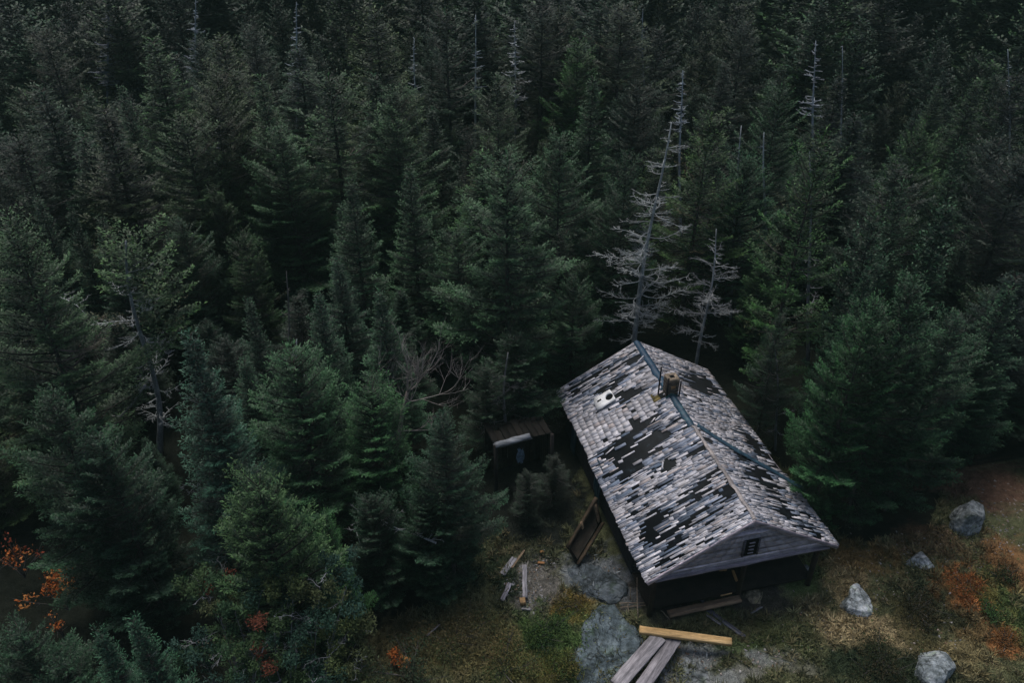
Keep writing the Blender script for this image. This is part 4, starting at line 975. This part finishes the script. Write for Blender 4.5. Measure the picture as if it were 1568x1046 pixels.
rock('boulder', [(1410, 1005), (1425, 997), (1446, 1000), (1462, 1020), (1455, 1042), (1430, 1045), (1414, 1030)], .45, 'rounded grey boulder at the bottom right with mossy rim', 4, col=(1.7, 1.75, 1.8), sharp=.2)
rock('boulder', [(1140, 902), (1152, 895), (1166, 900), (1164, 912), (1152, 922), (1143, 912)], .22, 'small tan stone beside the end of the grey-brown board', 5, col=(1.2, .95, .65), sharp=.25)
rock('pier_stone', [(1163, 868), (1172, 858), (1184, 862), (1186, 880), (1174, 886), (1163, 880)], .45, 'grey foundation stone just below the right half of the gable', 6, col=(.9, .95, 1.05), sharp=.15, cat='stone')
rock('pier_stone', [(1230, 862), (1238, 858), (1244, 866), (1236, 872)], .12, 'tiny pale stone in the grass right of the foundation stone', 16, col=(1.5, 1.5, 1.6), sharp=.15, cat='stone')
rock('rock_outcrop', [(893, 985), (905, 945), (930, 932), (950, 945), (975, 965), (975, 1000), (955, 1040), (950, 1100), (920, 1130), (885, 1120), (890, 1040)], .15, 'long blue-grey bedrock slab left of the grey planks', 7, flat=True, col=(.62, .74, .80), sharp=.22, cat='bedrock')
rock('rock_outcrop', [(1010, 1010), (1040, 1000), (1075, 1015), (1090, 1040), (1080, 1080), (1030, 1090), (990, 1060)], .09, 'low pale rock slab under the ends of the grey planks', 8, flat=True, col=(1.0, 1.0, 1.0), sharp=.2, cat='bedrock')
rock('rock_outcrop', [(870, 880), (890, 865), (925, 875), (955, 895), (945, 915), (910, 910), (885, 900)], .07, 'low dark rock slab beside the left wall of the cabin', 9, flat=True, col=(.4, .45, .5), sharp=.2, cat='bedrock')

# ------------------------------------------------------------------ timber lying about
def board(name, a, b_, w, t, m, label, ha=.06, hb=.06, c=(1, 1, 1), cat='board', group=None, up=(0, 0, 1), bend=0.0, rough=.004):
    A, B = gpt(*a, ha), gpt(*b_, hb); o0 = (A + B) / 2; mb = MB(); Ln = np.linalg.norm(B - A)
    mb.plank((-Ln / 2, 0, 0), (Ln / 2, 0, 0), w, t, c=c, seg=14, rough=rough, bend=bend)
    o = mb.build(name, m); o.location = tuple(o0); d = (B - A) / Ln; o.rotation_mode = 'XYZ'; o.rotation_euler = (0, -math.asin(d[2]), math.atan2(d[1], d[0])); tag(o, label, cat, group); return o
GP = 'loose timber strewn before the gable'
board('timber_beam', (979, 965), (1120, 984), .20, .09, m_new, 'fresh yellow timber beam lying across the two grey planks', .50, .42, group=GP, cat='beam', rough=.0015)
board('plank', (1010, 975), (944, 1050), .37, .04, m_plank, 'broad grey plank sloping to the bottom edge, left-hand one', .42, .42, c=(1.15, 1.12, 1.14), group=GP, bend=.01)
board('plank', (1034, 978), (978, 1060), .34, .045, m_plank, 'broad grey plank sloping to the bottom edge, right-hand one', .37, .37, c=(1.0, .97, 1.0), group=GP, bend=-.01)
board('plank', (1024, 941), (1134, 917), .22, .05, m_tan, 'grey-brown board with tan end lying just before the cabin', .14, .18, c=(1.15, 1.15, 1.2), group=GP)
board('plank', (1084, 934), (1140, 976), .12, .03, m_plank, 'dark thin board slanting down right from the grey-brown board', .05, .05, c=(.45, .48, .58), group=GP)
board('plank', (1042, 897), (1078, 922), .10, .03, m_plank, 'dark thin board poking out under the gable', .12, .08, c=(.32, .34, .40), group=GP)
board('plank', (1082, 942), (1104, 957), .07, .03, m_plank, 'short splintered pale board beside the dark thin board', .05, .05, c=(1.0, 1.0, 1.0), group=GP)
board('wood_piece', (1092, 905), (1110, 907), .055, .03, m_new, 'short fresh offcut, upper of two in front of the cabin', .30, .30, c=(1.1, 1.2, 1.4), group=GP)
board('wood_piece', (1104, 912), (1120, 908), .06, .03, m_new, 'short fresh offcut, lower of two in front of the cabin', .27, .27, c=(.85, .8, .8), group=GP)
board('wood_piece', (1122, 874), (1128, 890), .07, .03, m_new, 'orange offcut standing tilted under the gable edge', .5, .3, c=(.6, .5, .4), group=GP)
board('wood_piece', (1100, 873), (1112, 872), .09, .03, m_new, 'orange offcut tucked under the gable boards', .9, .9, c=(.5, .45, .4), group=GP)
board('plank', (1062, 926), (1082, 932), .06, .03, m_tan, 'small brown scrap between the grey-brown board and the yellow beam', .06, .06, c=(1.2, 1.1, 1.0), group=GP)
board('plank', (1150, 940), (1166, 930), .05, .03, m_plank, 'small grey scrap right of the dark thin board', .06, .06, c=(.9, .9, .9), group=GP)
board('plank', (1030, 902), (1046, 892), .07, .03, m_tan, 'brown scrap lying near the cabin corner under the eave', .25, .25, c=(.9, .8, .7), group=GP)
G2 = 'scraps of grey timber left of the cabin'
board('plank', (803, 866), (804, 916), .13, .03, m_plank, 'upright-lying pale board in the middle of the left scrap pile', .08, .08, c=(1.15, 1.15, 1.2), group=G2)
board('plank', (769, 920), (781, 893), .12, .03, m_plank, 'short pale board, lowest on the left scrap pile', .06, .06, c=(1.2, 1.2, 1.3), group=G2)
board('plank', (769, 880), (788, 855), .17, .03, m_plank, 'pale broken board at the top of the left scrap pile', .08, .10, c=(.9, .92, .98), group=G2)
board('plank', (784, 870), (803, 843), .05, .03, m_tan, 'thin brownish stick beside the pale broken board', .12, .14, c=(1.3, 1.3, 1.3), group=G2)
board('wood_block', (796, 922), (805, 921), .18, .12, m_new, 'tan sawn block at the foot of the left scrap pile', .1, .1, c=(.65, .62, .65), cat='wood block', group=G2)
board('wood_block', (799, 933), (812, 934), .05, .04, m_plank, 'small pale chip below the tan sawn block', .06, .06, c=(1.3, 1.3, 1.3), cat='wood block', group=G2)
board('plank', (653, 975), (673, 957), .04, .03, m_plank, 'lone pale stick in the brown grass, lower left of the clearing', .22, .25, c=(.9, .9, .9), group=G2)
board('wood_piece', (824, 862), (834, 863), .07, .03, m_new, 'small reddish chip near the left scrap pile', .05, .05, c=(.6, .45, .4), group=G2)
board('wood_piece', (826, 846), (832, 845), .07, .04, m_new, 'tiny tan chip at the top of the gravel by the ramp', .05, .05, c=(.7, .6, .5), group=G2)
# crossed sticks
GS = 'thin bare sticks before the cabin corner'
for (a, b_, h0, h1, lab) in [((948, 924), (998, 924), .1, .12, 'long level stick, upper of the two crossing the upright stick'), ((950, 931), (998, 927), .08, .1, 'level stick just below the longer one'),
        ((977, 950), (976, 885), .05, .6, 'tall upright thin stick at the cabin corner'), ((965, 919), (965, 900), .1, .4, 'short upright stick left of the tall one'),
        ((962, 942), (962, 925), .05, .1, 'short stick hanging below the level sticks'), ((1012, 935), (1026, 950), .08, .08, 'short slanting stick near the tan board end'), ((985, 905), (1010, 930), .1, .1, 'dark stick slanting behind the upright one')]:
    A, B = gpt(*a, h0), gpt(*b_, h1); mb = MB(); mb.tube(np.linspace(A, B, 5) - A + rng.normal(0, .008, (5, 3)), [.016, .015, .014, .012, .009], 5, c=(1.7, 1.5, 1.2)); o = mb.build('stick', m_twig, None, True); o.location = tuple(A); tag(o, lab, 'stick', GS)

# the brown wooden ramp leaning at the left wall
rp = empty('wooden_ramp', tuple(on_z(895, 845, 0))); tag(rp, 'dark brown wooden stair ramp with pale cleats against the left wall', 'ramp')
base = np.array(rp.location)
A, B = on_z(922, 800, .55), on_z(912, 762, 1.35); Cc, D = on_z(868, 838, .25), on_z(884, 864, .02)
mb = MB(); n_ = np.cross(B - A, Cc - A); n_ /= np.linalg.norm(n_); n_ = n_ if n_[2] > 0 else -n_
P = [A, B, Cc, D]; mb.hexa([p - n_ * .05 - base for p in P] + [p - base for p in P]); mb.build('tread_panel', m_brown, rp)
for a, b_ in ((B, Cc), (A, D)): mb = MB(); mb.plank(a - base + n_ * .04, b_ - base + n_ * .04, .07, .09, up=n_, c=(2.6, 2.3, 1.9)); mb.build('side_rail', m_brown, rp)
for (a, b_) in (((911, 772), (917, 800)), ((890, 800), (897, 826)), ((878, 843), (881, 857))):
    z0, z1 = (.75, .62) if a[0] > 900 else (.5, .42) if a[0] > 885 else (.25, .2)
    p0, p1 = on_plane(*a, (A + Cc) / 2 + n_ * .07, n_), on_plane(*b_, (A + Cc) / 2 + n_ * .07, n_)
    mb = MB(); mb.plank(p0 - base, p1 - base, .07, .04, up=n_, c=(1.3, 1.3, 1.3), seg=4); mb.build('cleat', m_tan, rp)

# old shed in the trees with a pale roof beam
s0 = on_z(757, 683, 1.9); s1 = on_z(812, 668, 2.0)
sh = empty('shed', (float(s0[0]), float(s0[1]), 0)); tag(sh, 'collapsed dark shed in the trees with one pale front beam', 'shed'); sb = np.array(sh.location)
ud = norm(s1 - s0); ud[2] = 0; ud = norm(ud); bk = np.array([-ud[1], ud[0], 0])
mb = MB(); mb.plank(s0 - sb, s1 - sb, .17, .13, up=(0, -.5, .86), c=(.95, 1.05, 1.1), seg=10, rough=.008); mb.build('beam', m_plank, sh)
wd = float(np.linalg.norm(s1 - s0)) * 1.65
mb = MB()
for k in range(9):
    a = s0 - sb + ud * (k + .5) * wd / 9 + UP * -.05 + bk * .12; mb.plank(a, a + bk * rng.uniform(.7, 1.2) - UP * .12, wd / 9 * .93, .03, c=np.array((1, 1, 1)) * rng.uniform(.2, .5), seg=5)
mb.build('roof', m_brown, sh)
for nm, a, d_, n__ in (('wall', s0 - sb + bk * 1.1, ud * wd, 10), ('wall', s0 - sb + bk * .2 + ud * wd, bk * .9, 5)):
    mb = MB()
    for k in range(n__):
        p = a + d_ * (k + .5) / n__; p[2] = 1.75; q_ = p.copy(); q_[2] = -.1; mb.plank(q_, p, float(np.linalg.norm(d_)) / n__ * .93, .03, up=norm(np.cross(d_, UP)), c=np.array((1, 1, 1)) * rng.uniform(.6, 1.3), seg=4)
    mb.build(nm, m_brown, sh)
for f in (0.02, .98):
    p = s0 - sb + ud * wd * f; mb = MB(); mb.tube([[p[0], p[1], -.2], [p[0], p[1], 1.0], [p[0], p[1], 1.9]], [.07, .065, .06], 7, c=(1, 1, 1.2)); mb.build('post', m_brown, sh, True)
# rag hanging under the shed roof
c_ = on_z(797, 700, 1.3); mb = MB(); V = []
for i in range(7):
    for j in range(5): V.append([(j - 2) * .05 + .03 * math.sin(i * 1.3 + j), .05 * math.sin(j * 1.9 + i * .8), -.09 * i + .02 * math.sin(j * 2)])
V = np.array(V); V2 = V + [0, .012, 0]; q = [(i * 5 + j, i * 5 + j + 1, i * 5 + j + 6, i * 5 + j + 5) for i in range(6) for j in range(4)]
mb.add(V, q, c=(.5, .75, .95)); mb.add(V2, [x_[::-1] for x_ in q], c=(.5, .75, .95)); o = mb.build('hanging_rag', m_plank, None, True); o.location = tuple(c_ + UP * .3); tag(o, 'pale bluish rag hanging in the dark under the shed beam', 'rag')

# ------------------------------------------------------------------ shrubs and ground plants
def shrub(px, py, rad, hgt, cols, n, label, cat='shrub', name='shrub', seed=0, leaf=.07, group=None, twig=(1, 1, 1), foot_z=None, rnd=.8):
    r = np.random.default_rng(seed); foot = gpt(px, py) if foot_z is None else on_z(px, py, foot_z)
    e = empty(name, tuple(foot)); tag(e, label, cat, group)
    cen = r.normal(0, .5, (9, 3)) * [rad * .75, rad * .75, hgt * .25] + [0, 0, hgt * .6]; k = r.integers(0, 9, n)
    P = cen[k] + norm(r.normal(0, 1, (n, 3))) * (rad * .42 * r.random((n, 1)) ** .4) * [1, 1, rnd]; P[:, 2] = np.abs(P[:, 2])
    D = norm(r.normal(0, 1, (n, 3)) + [0, 0, .3]); L = leaf * r.uniform(.6, 1.3, n); cc = np.array(cols)[(k + (r.random(n) < .25)) % len(cols)] * r.uniform(.6, 1.35, (n, 1))
    V, q, c = strips_mesh(P, D, L, L * .5, .6, cc, r); link('leaves', mesh_from('leaves', V, q, m_leaf, c), e)
    mb = MB()
    for c_ in cen:
        mb.tube([[0, 0, 0], c_ * [.4, .4, .5], c_], [.02, .014, .008], 4, c=twig, cap=False)
        for _ in range(3): mb.tube([c_ * .7, c_ + r.normal(0, rad * .25, 3)], [.008, .003], 3, c=twig, cap=False)
    mb.build('stems', m_twig, e, True); return e
ORG = [(.42, .12, .03), (.30, .08, .02), (.40, .17, .05)]; RED = [(.22, .05, .025), (.30, .10, .04)]
shrub(108, 935, .62, 1.5, ORG, 420, 'bright orange leafed shrub among dark firs at the lower left', seed=1, foot_z=.3, leaf=.09)
shrub(100, 980, .3, .9, ORG, 100, 'small orange spray under the bright orange shrub', seed=2, foot_z=.4)
shrub(38, 885, .5, 1.6, ORG + RED, 170, 'sparse orange sprigs near the left edge', seed=3, foot_z=.3, leaf=.09)
shrub(608, 1018, .3, .55, ORG, 260, 'red-orange low shrub at the bottom rim of the clearing', seed=4)
shrub(1480, 905, .55, .28, [(.26, .09, .03), (.18, .06, .02), (.12, .09, .03)], 1500, 'rust red low bush right of the pale boulder', seed=5, leaf=.045, rnd=.4)
shrub(1540, 990, .5, .25, [(.24, .10, .03), (.15, .08, .03)], 1100, 'rust brown low bush at the bottom right', seed=6, leaf=.045, rnd=.4)
shrub(1350, 1015, .95, .35, [(.028, .040, .016), (.04, .035, .016), (.02, .03, .014)], 3600, 'wide dark low bush in front of the pale boulder', seed=7, leaf=.045, rnd=.4)
shrub(1405, 935, .65, .3, [(.03, .032, .016), (.045, .035, .016)], 1900, 'dark brownish low bush right of the pale boulder', seed=8, leaf=.045, rnd=.4)
shrub(1515, 945, .35, .3, [(.035, .085, .022), (.05, .10, .03)], 800, 'fresh green small bush in the rust red growth', seed=9, leaf=.045, rnd=.5)
shrub(840, 975, .8, .4, [(.028, .07, .018), (.05, .085, .022), (.02, .04, .015)], 3200, 'deep green leafy bush left of the bedrock slab', seed=10, leaf=.05, rnd=.5)
shrub(868, 1035, .6, .45, [(.085, .10, .025), (.05, .08, .02), (.11, .10, .03)], 2200, 'yellow-green leafy bush at the bottom beside the bedrock slab', seed=11, leaf=.05, rnd=.5)
shrub(700, 985, 1.1, .5, [(.12, .11, .05), (.16, .125, .06), (.07, .09, .035)], 5500, 'wide brown-green heathery bush, lower left of the clearing', seed=12, leaf=.045, rnd=.5)
shrub(770, 1030, .9, .45, [(.12, .13, .045), (.15, .12, .05), (.06, .09, .03)], 4500, 'olive heathery bush at the bottom edge of the clearing', seed=13, leaf=.045, rnd=.5)
shrub(630, 1040, .8, .6, [(.04, .075, .04), (.05, .05, .03)], 2400, 'low green bush at the bottom beside the red-orange shrub', seed=14, leaf=.05, rnd=.6)
shrub(870, 930, .45, .2, [(.13, .10, .03), (.09, .07, .025)], 900, 'golden brown low growth between scrap pile and bedrock', seed=15, leaf=.04, rnd=.4)
shrub(1540, 890, .5, .3, [(.03, .055, .02), (.10, .06, .03)], 1200, 'mixed green bush at the right edge', seed=16, leaf=.045, rnd=.4)
# rowan-like tangled growth, bottom left: leafy clumps and grey bare branches
def tangle():
    foot = on_z(430, 1230, 0); e = empty('mixed_scrub_tree', tuple(foot)); tag(e, 'tangled scrubby tree with grey twigs, green clumps and red sprays, bottom left', 'tree')
    r = np.random.default_rng(61); mb = MB(); lv = []
    TG = [(p, h) for p, h in (((345, 885), 2.6), ((312, 905), 2.4), ((400, 905), 2.8), ((450, 890), 3.0), ((490, 900), 2.8), ((530, 905), 2.5), ((360, 940), 2.3), ((420, 945), 2.6), ((470, 945), 2.5), ((520, 950), 2.2), ((556, 965), 1.9),
          ((300, 985), 1.9), ((345, 995), 1.9), ((400, 1000), 2.1), ((455, 1000), 2.1), ((505, 1005), 1.9), ((545, 1015), 1.6), ((310, 1035), 1.5), ((370, 1040), 1.6), ((430, 1040), 1.7), ((480, 1045), 1.6), ((540, 1040), 1.3), ((330, 930), 2.3), ((500, 870), 2.9), ((285, 1010), 1.7))]
    pal = [(.055, .095, .04), (.07, .10, .035), (.045, .085, .05), (.10, .11, .035), (.09, .09, .035), (.05, .09, .06)]
    pal = [tuple(.85 * np.array(p_) * (.8, 1, 1.15)) for p_ in pal]
    Ps, Ds, Ls, Cs = [], [], [], []
    for k, ((px, py), h) in enumerate(TG):
        p = on_z(px, py, h + 1.6) - foot; P = np.linspace([0, 0, .2], p, 6); P[1:-1] += r.normal(0, .10, (4, 3)); P[:, 2] -= .35 * np.sin(np.linspace(0, np.pi, 6))
        mb.tube(P, np.linspace(.028, .008, 6), 5, c=np.array((1, 1, 1.05)) * r.uniform(.2, .5), cap=False)
        for _ in range(5):
            az = r.uniform(0, 6.28); dead_branches(mb, P[r.integers(3, 6)], np.array([math.cos(az), math.sin(az), 0]), r.uniform(.2, .5), r, .008, r.uniform(-.5, .2), 0, np.array((1, 1, 1.08)) * r.uniform(.3, .9))
        red = k in (0, 7, 13); n = 900
        cen = p + r.normal(0, .20, (7, 3)) * [1.3, 1, .6]; kk = r.integers(0, 7, n)
        Ps.append(cen[kk] + norm(r.normal(0, 1, (n, 3))) * .17 * r.random((n, 1)) ** .4); Ds.append(norm(r.normal(0, 1, (n, 3)) + [0, 0, .5])); Ls.append(.065 * r.uniform(.6, 1.4, n))
        c = np.tile(np.array(pal[k % 6]), (n, 1)); 
        if red: m_ = kk < 2; c[m_] = (.15, .05, .03)
        Cs.append(c * r.uniform(.6, 1.4, (n, 1)))
    P, D, L, c = np.concatenate(Ps), np.concatenate(Ds), np.concatenate(Ls), np.concatenate(Cs)
    V, q, c = strips_mesh(P, D, L, L * .38, .5, c, r); link('crown', mesh_from('crown', V, q, m_leaf, c), e); mb.build('branches', m_dead, e, True)
tangle()

# grass and litter in the clearing: nobody could count it
r = np.random.default_rng(33); n = 170000
xs = r.uniform(-4.5, 14, n); ys = r.uniform(8.5, 21, n); ok = inside(CLEAR, xs, ys)
q_ = np.stack([xs, ys], 1) - O[:2]; ss, xx = q_ @ U[:2], q_ @ S[:2]; ok &= ~((ss > -.1) & (ss < LEN) & (np.abs(xx) < HW))
gcx = gcol(xs, ys); grey = (gcx.max(1) - gcx.min(1)) / gcx.max(1) < .28; ok &= ~(grey & (r.random(n) < .85)); ok &= (fbm(xs * 1.1, ys * 1.1 + 50) > -.45 + .5 * (r.random(n) - .5))
xs, ys, gcx = xs[ok], ys[ok], gcx[ok]; n = len(xs)
P = np.stack([xs, ys, gz(xs, ys) - .01], 1); D = norm(r.normal(0, .65, (n, 3)) * [1, 1, .3] + [0, 0, .75]); L = r.uniform(.04, .13, n) * (1 + .9 * np.clip(fbm(xs * 1.9, ys * 1.9 + 70) * 2, 0, 1)); P[:, :2] += .0
V, q, c = strips_mesh(P, D, L, L * .16 + .004, .5, gcx * 1.5 * r.uniform(.35, 1.7, (n, 1)) * (1 + .5 * fbm(xs * 4, ys * 4)[:, None]), r)
o = link('grass', mesh_from('grass', V, q, m_leaf, c)); tag(o, 'short green, tan and rusty grass covering the clearing', 'grass', kind='stuff')
nt = 5200; tx = r.uniform(-4.5, 14, nt); ty = r.uniform(8.5, 21, nt); q_ = np.stack([tx, ty], 1) - O[:2]; ss, xx = q_ @ U[:2], q_ @ S[:2]
ok = inside(CLEAR, tx, ty) & ~((ss > -.3) & (ss < LEN) & (np.abs(xx) < HW + .1)); gcx = gcol(tx, ty); ok &= ((gcx.max(1) - gcx.min(1)) / gcx.max(1) > .3) & (fbm(tx * .9 + 3, ty * .9) > -.25)
tx, ty, gcx = tx[ok], ty[ok], gcx[ok]; nt = len(tx); nb = 26; k = np.repeat(np.arange(nt), nb); sz = r.uniform(.6, 1.5, nt); dead_ = r.random(nt) < .35
tc_ = gcx * r.uniform(.8, 2.2, (nt, 1)); tc_[dead_] = gcx[dead_] * .5 + np.array((.13, .11, .06)) * r.uniform(.5, 1.3, (dead_.sum(), 1))
P = np.stack([tx[k] + r.normal(0, .03, len(k)) * sz[k], ty[k] + r.normal(0, .03, len(k)) * sz[k], gz(tx, ty)[k]], 1); D = norm(r.normal(0, 1, (len(k), 3)) * [1, 1, .3] + [0, 0, 1.1]); L = .17 * sz[k] * r.uniform(.5, 1.3, len(k))
V, q, c = strips_mesh(P, D, L, L * .09 + .004, .5, tc_[k] * r.uniform(.6, 1.4, (len(k), 1)), r)
o = link('grass_tufts', mesh_from('grass_tufts', V, q, m_leaf, c)); tag(o, 'taller dry grass tufts dotted over the clearing', 'grass', kind='stuff')
n = 90000; xs = r.uniform(-4.5, 14, n); ys = r.uniform(8.5, 21, n); hb = fbm(xs * 1.6 + 9, ys * 1.6) + .5 * fbm(xs * 6, ys * 6)
ok = inside(CLEAR, xs, ys) & (hb > -.05); q_ = np.stack([xs, ys], 1) - O[:2]; ss, xx = q_ @ U[:2], q_ @ S[:2]; ok &= ~((ss > -.1) & (ss < LEN) & (np.abs(xx) < HW))
gcx = gcol(xs, ys); ok &= (gcx.max(1) - gcx.min(1)) / gcx.max(1) > .3
xs, ys, gcx, hb = xs[ok], ys[ok], gcx[ok], hb[ok]; n = len(xs)
P = np.stack([xs, ys, gz(xs, ys) + np.clip(hb, 0, .6) * .28 * r.random(n)], 1); L = r.uniform(.03, .075, n); cc = gcx * r.uniform(.4, 2.4, (n, 1)); gsel = r.random(n) < .16; cc[gsel] = np.array((.03, .07, .02)) * r.uniform(.5, 1.8, (gsel.sum(), 1))
V, q, c = strips_mesh(P, norm(r.normal(0, 1, (n, 3)) + [0, 0, .35]), L, L * .55, .5, cc, r)
o = link('ground_cover', mesh_from('ground_cover', V, q, m_leaf, c)); tag(o, 'low leafy cranberry and moss clumps in the clearing', 'ground cover', kind='stuff')
def litter(name, label, zones, n, size, cols, seed):
    r = np.random.default_rng(seed); mb = MB()
    for k in range(n):
        px, py, rx, ry = zones[r.integers(0, len(zones))]; p = gpt(px + r.normal(0, rx * .5), py + r.normal(0, ry * .5)); a = r.uniform(0, 3.14); s = size * r.uniform(.4, 1.6)
        d = np.array([math.cos(a), math.sin(a), r.normal(0, .2)]); e = np.array([-math.sin(a), math.cos(a), r.normal(0, .2)])
        mb.box(p + UP * s * .2, d * s, e * s * r.uniform(.25, .7), UP * s * .2, c=np.array(cols[r.integers(0, len(cols))]) * r.uniform(.6, 1.3), jit=s * .15)
    o = mb.build(name, m_leaf); tag(o, label, 'litter', kind='stuff')
litter('stone_chips', 'pale stone chips and bark scattered over the clearing', [(1520, 770, 60, 50), (1500, 830, 60, 30), (1400, 840, 60, 20), (1540, 800, 30, 60), (1480, 870, 60, 20), (1330, 880, 60, 50), (1250, 960, 80, 50), (1450, 960, 90, 60), (1400, 900, 80, 40), (1060, 1010, 50, 30), (1180, 1010, 60, 30)], 1100, .022, [(.35, .30, .27), (.28, .18, .12), (.22, .22, .22), (.4, .38, .38)], 71)
litter('wood_chips', 'wood chips and gravel around the left scrap pile', [(810, 890, 35, 35), (830, 860, 25, 15), (790, 900, 25, 25), (820, 920, 25, 20), (930, 880, 40, 20)], 480, .024, [(.25, .25, .26), (.20, .15, .11), (.33, .32, .33), (.12, .13, .14)], 72)

# ------------------------------------------------------------------ haze, added mainly to lift the blacks
HAZE = 0.00055
if HAZE:
    mb = MB(); mb.box((0, 170, 13.5), (330, 0, 0), (0, 245, 0), (0, 0, 15.5)); m = bpy.data.materials.new('haze'); m.use_nodes = True; t = m.node_tree
    for nd in list(t.nodes):
        if nd.type == 'BSDF_PRINCIPLED': t.nodes.remove(nd)
    pv = t.nodes.new('ShaderNodeVolumePrincipled'); pv.inputs['Density'].default_value = HAZE; pv.inputs['Color'].default_value = (.62, 1.0, .90, 1); pv.inputs['Anisotropy'].default_value = 0.0
    out = [x_ for x_ in t.nodes if x_.type == 'OUTPUT_MATERIAL'][0]; t.links.new(pv.outputs[0], out.inputs['Volume'])
    o = mb.build('haze', m); tag(o, 'thin even haze added over the forest to lift the blacks', 'haze', kind='stuff')
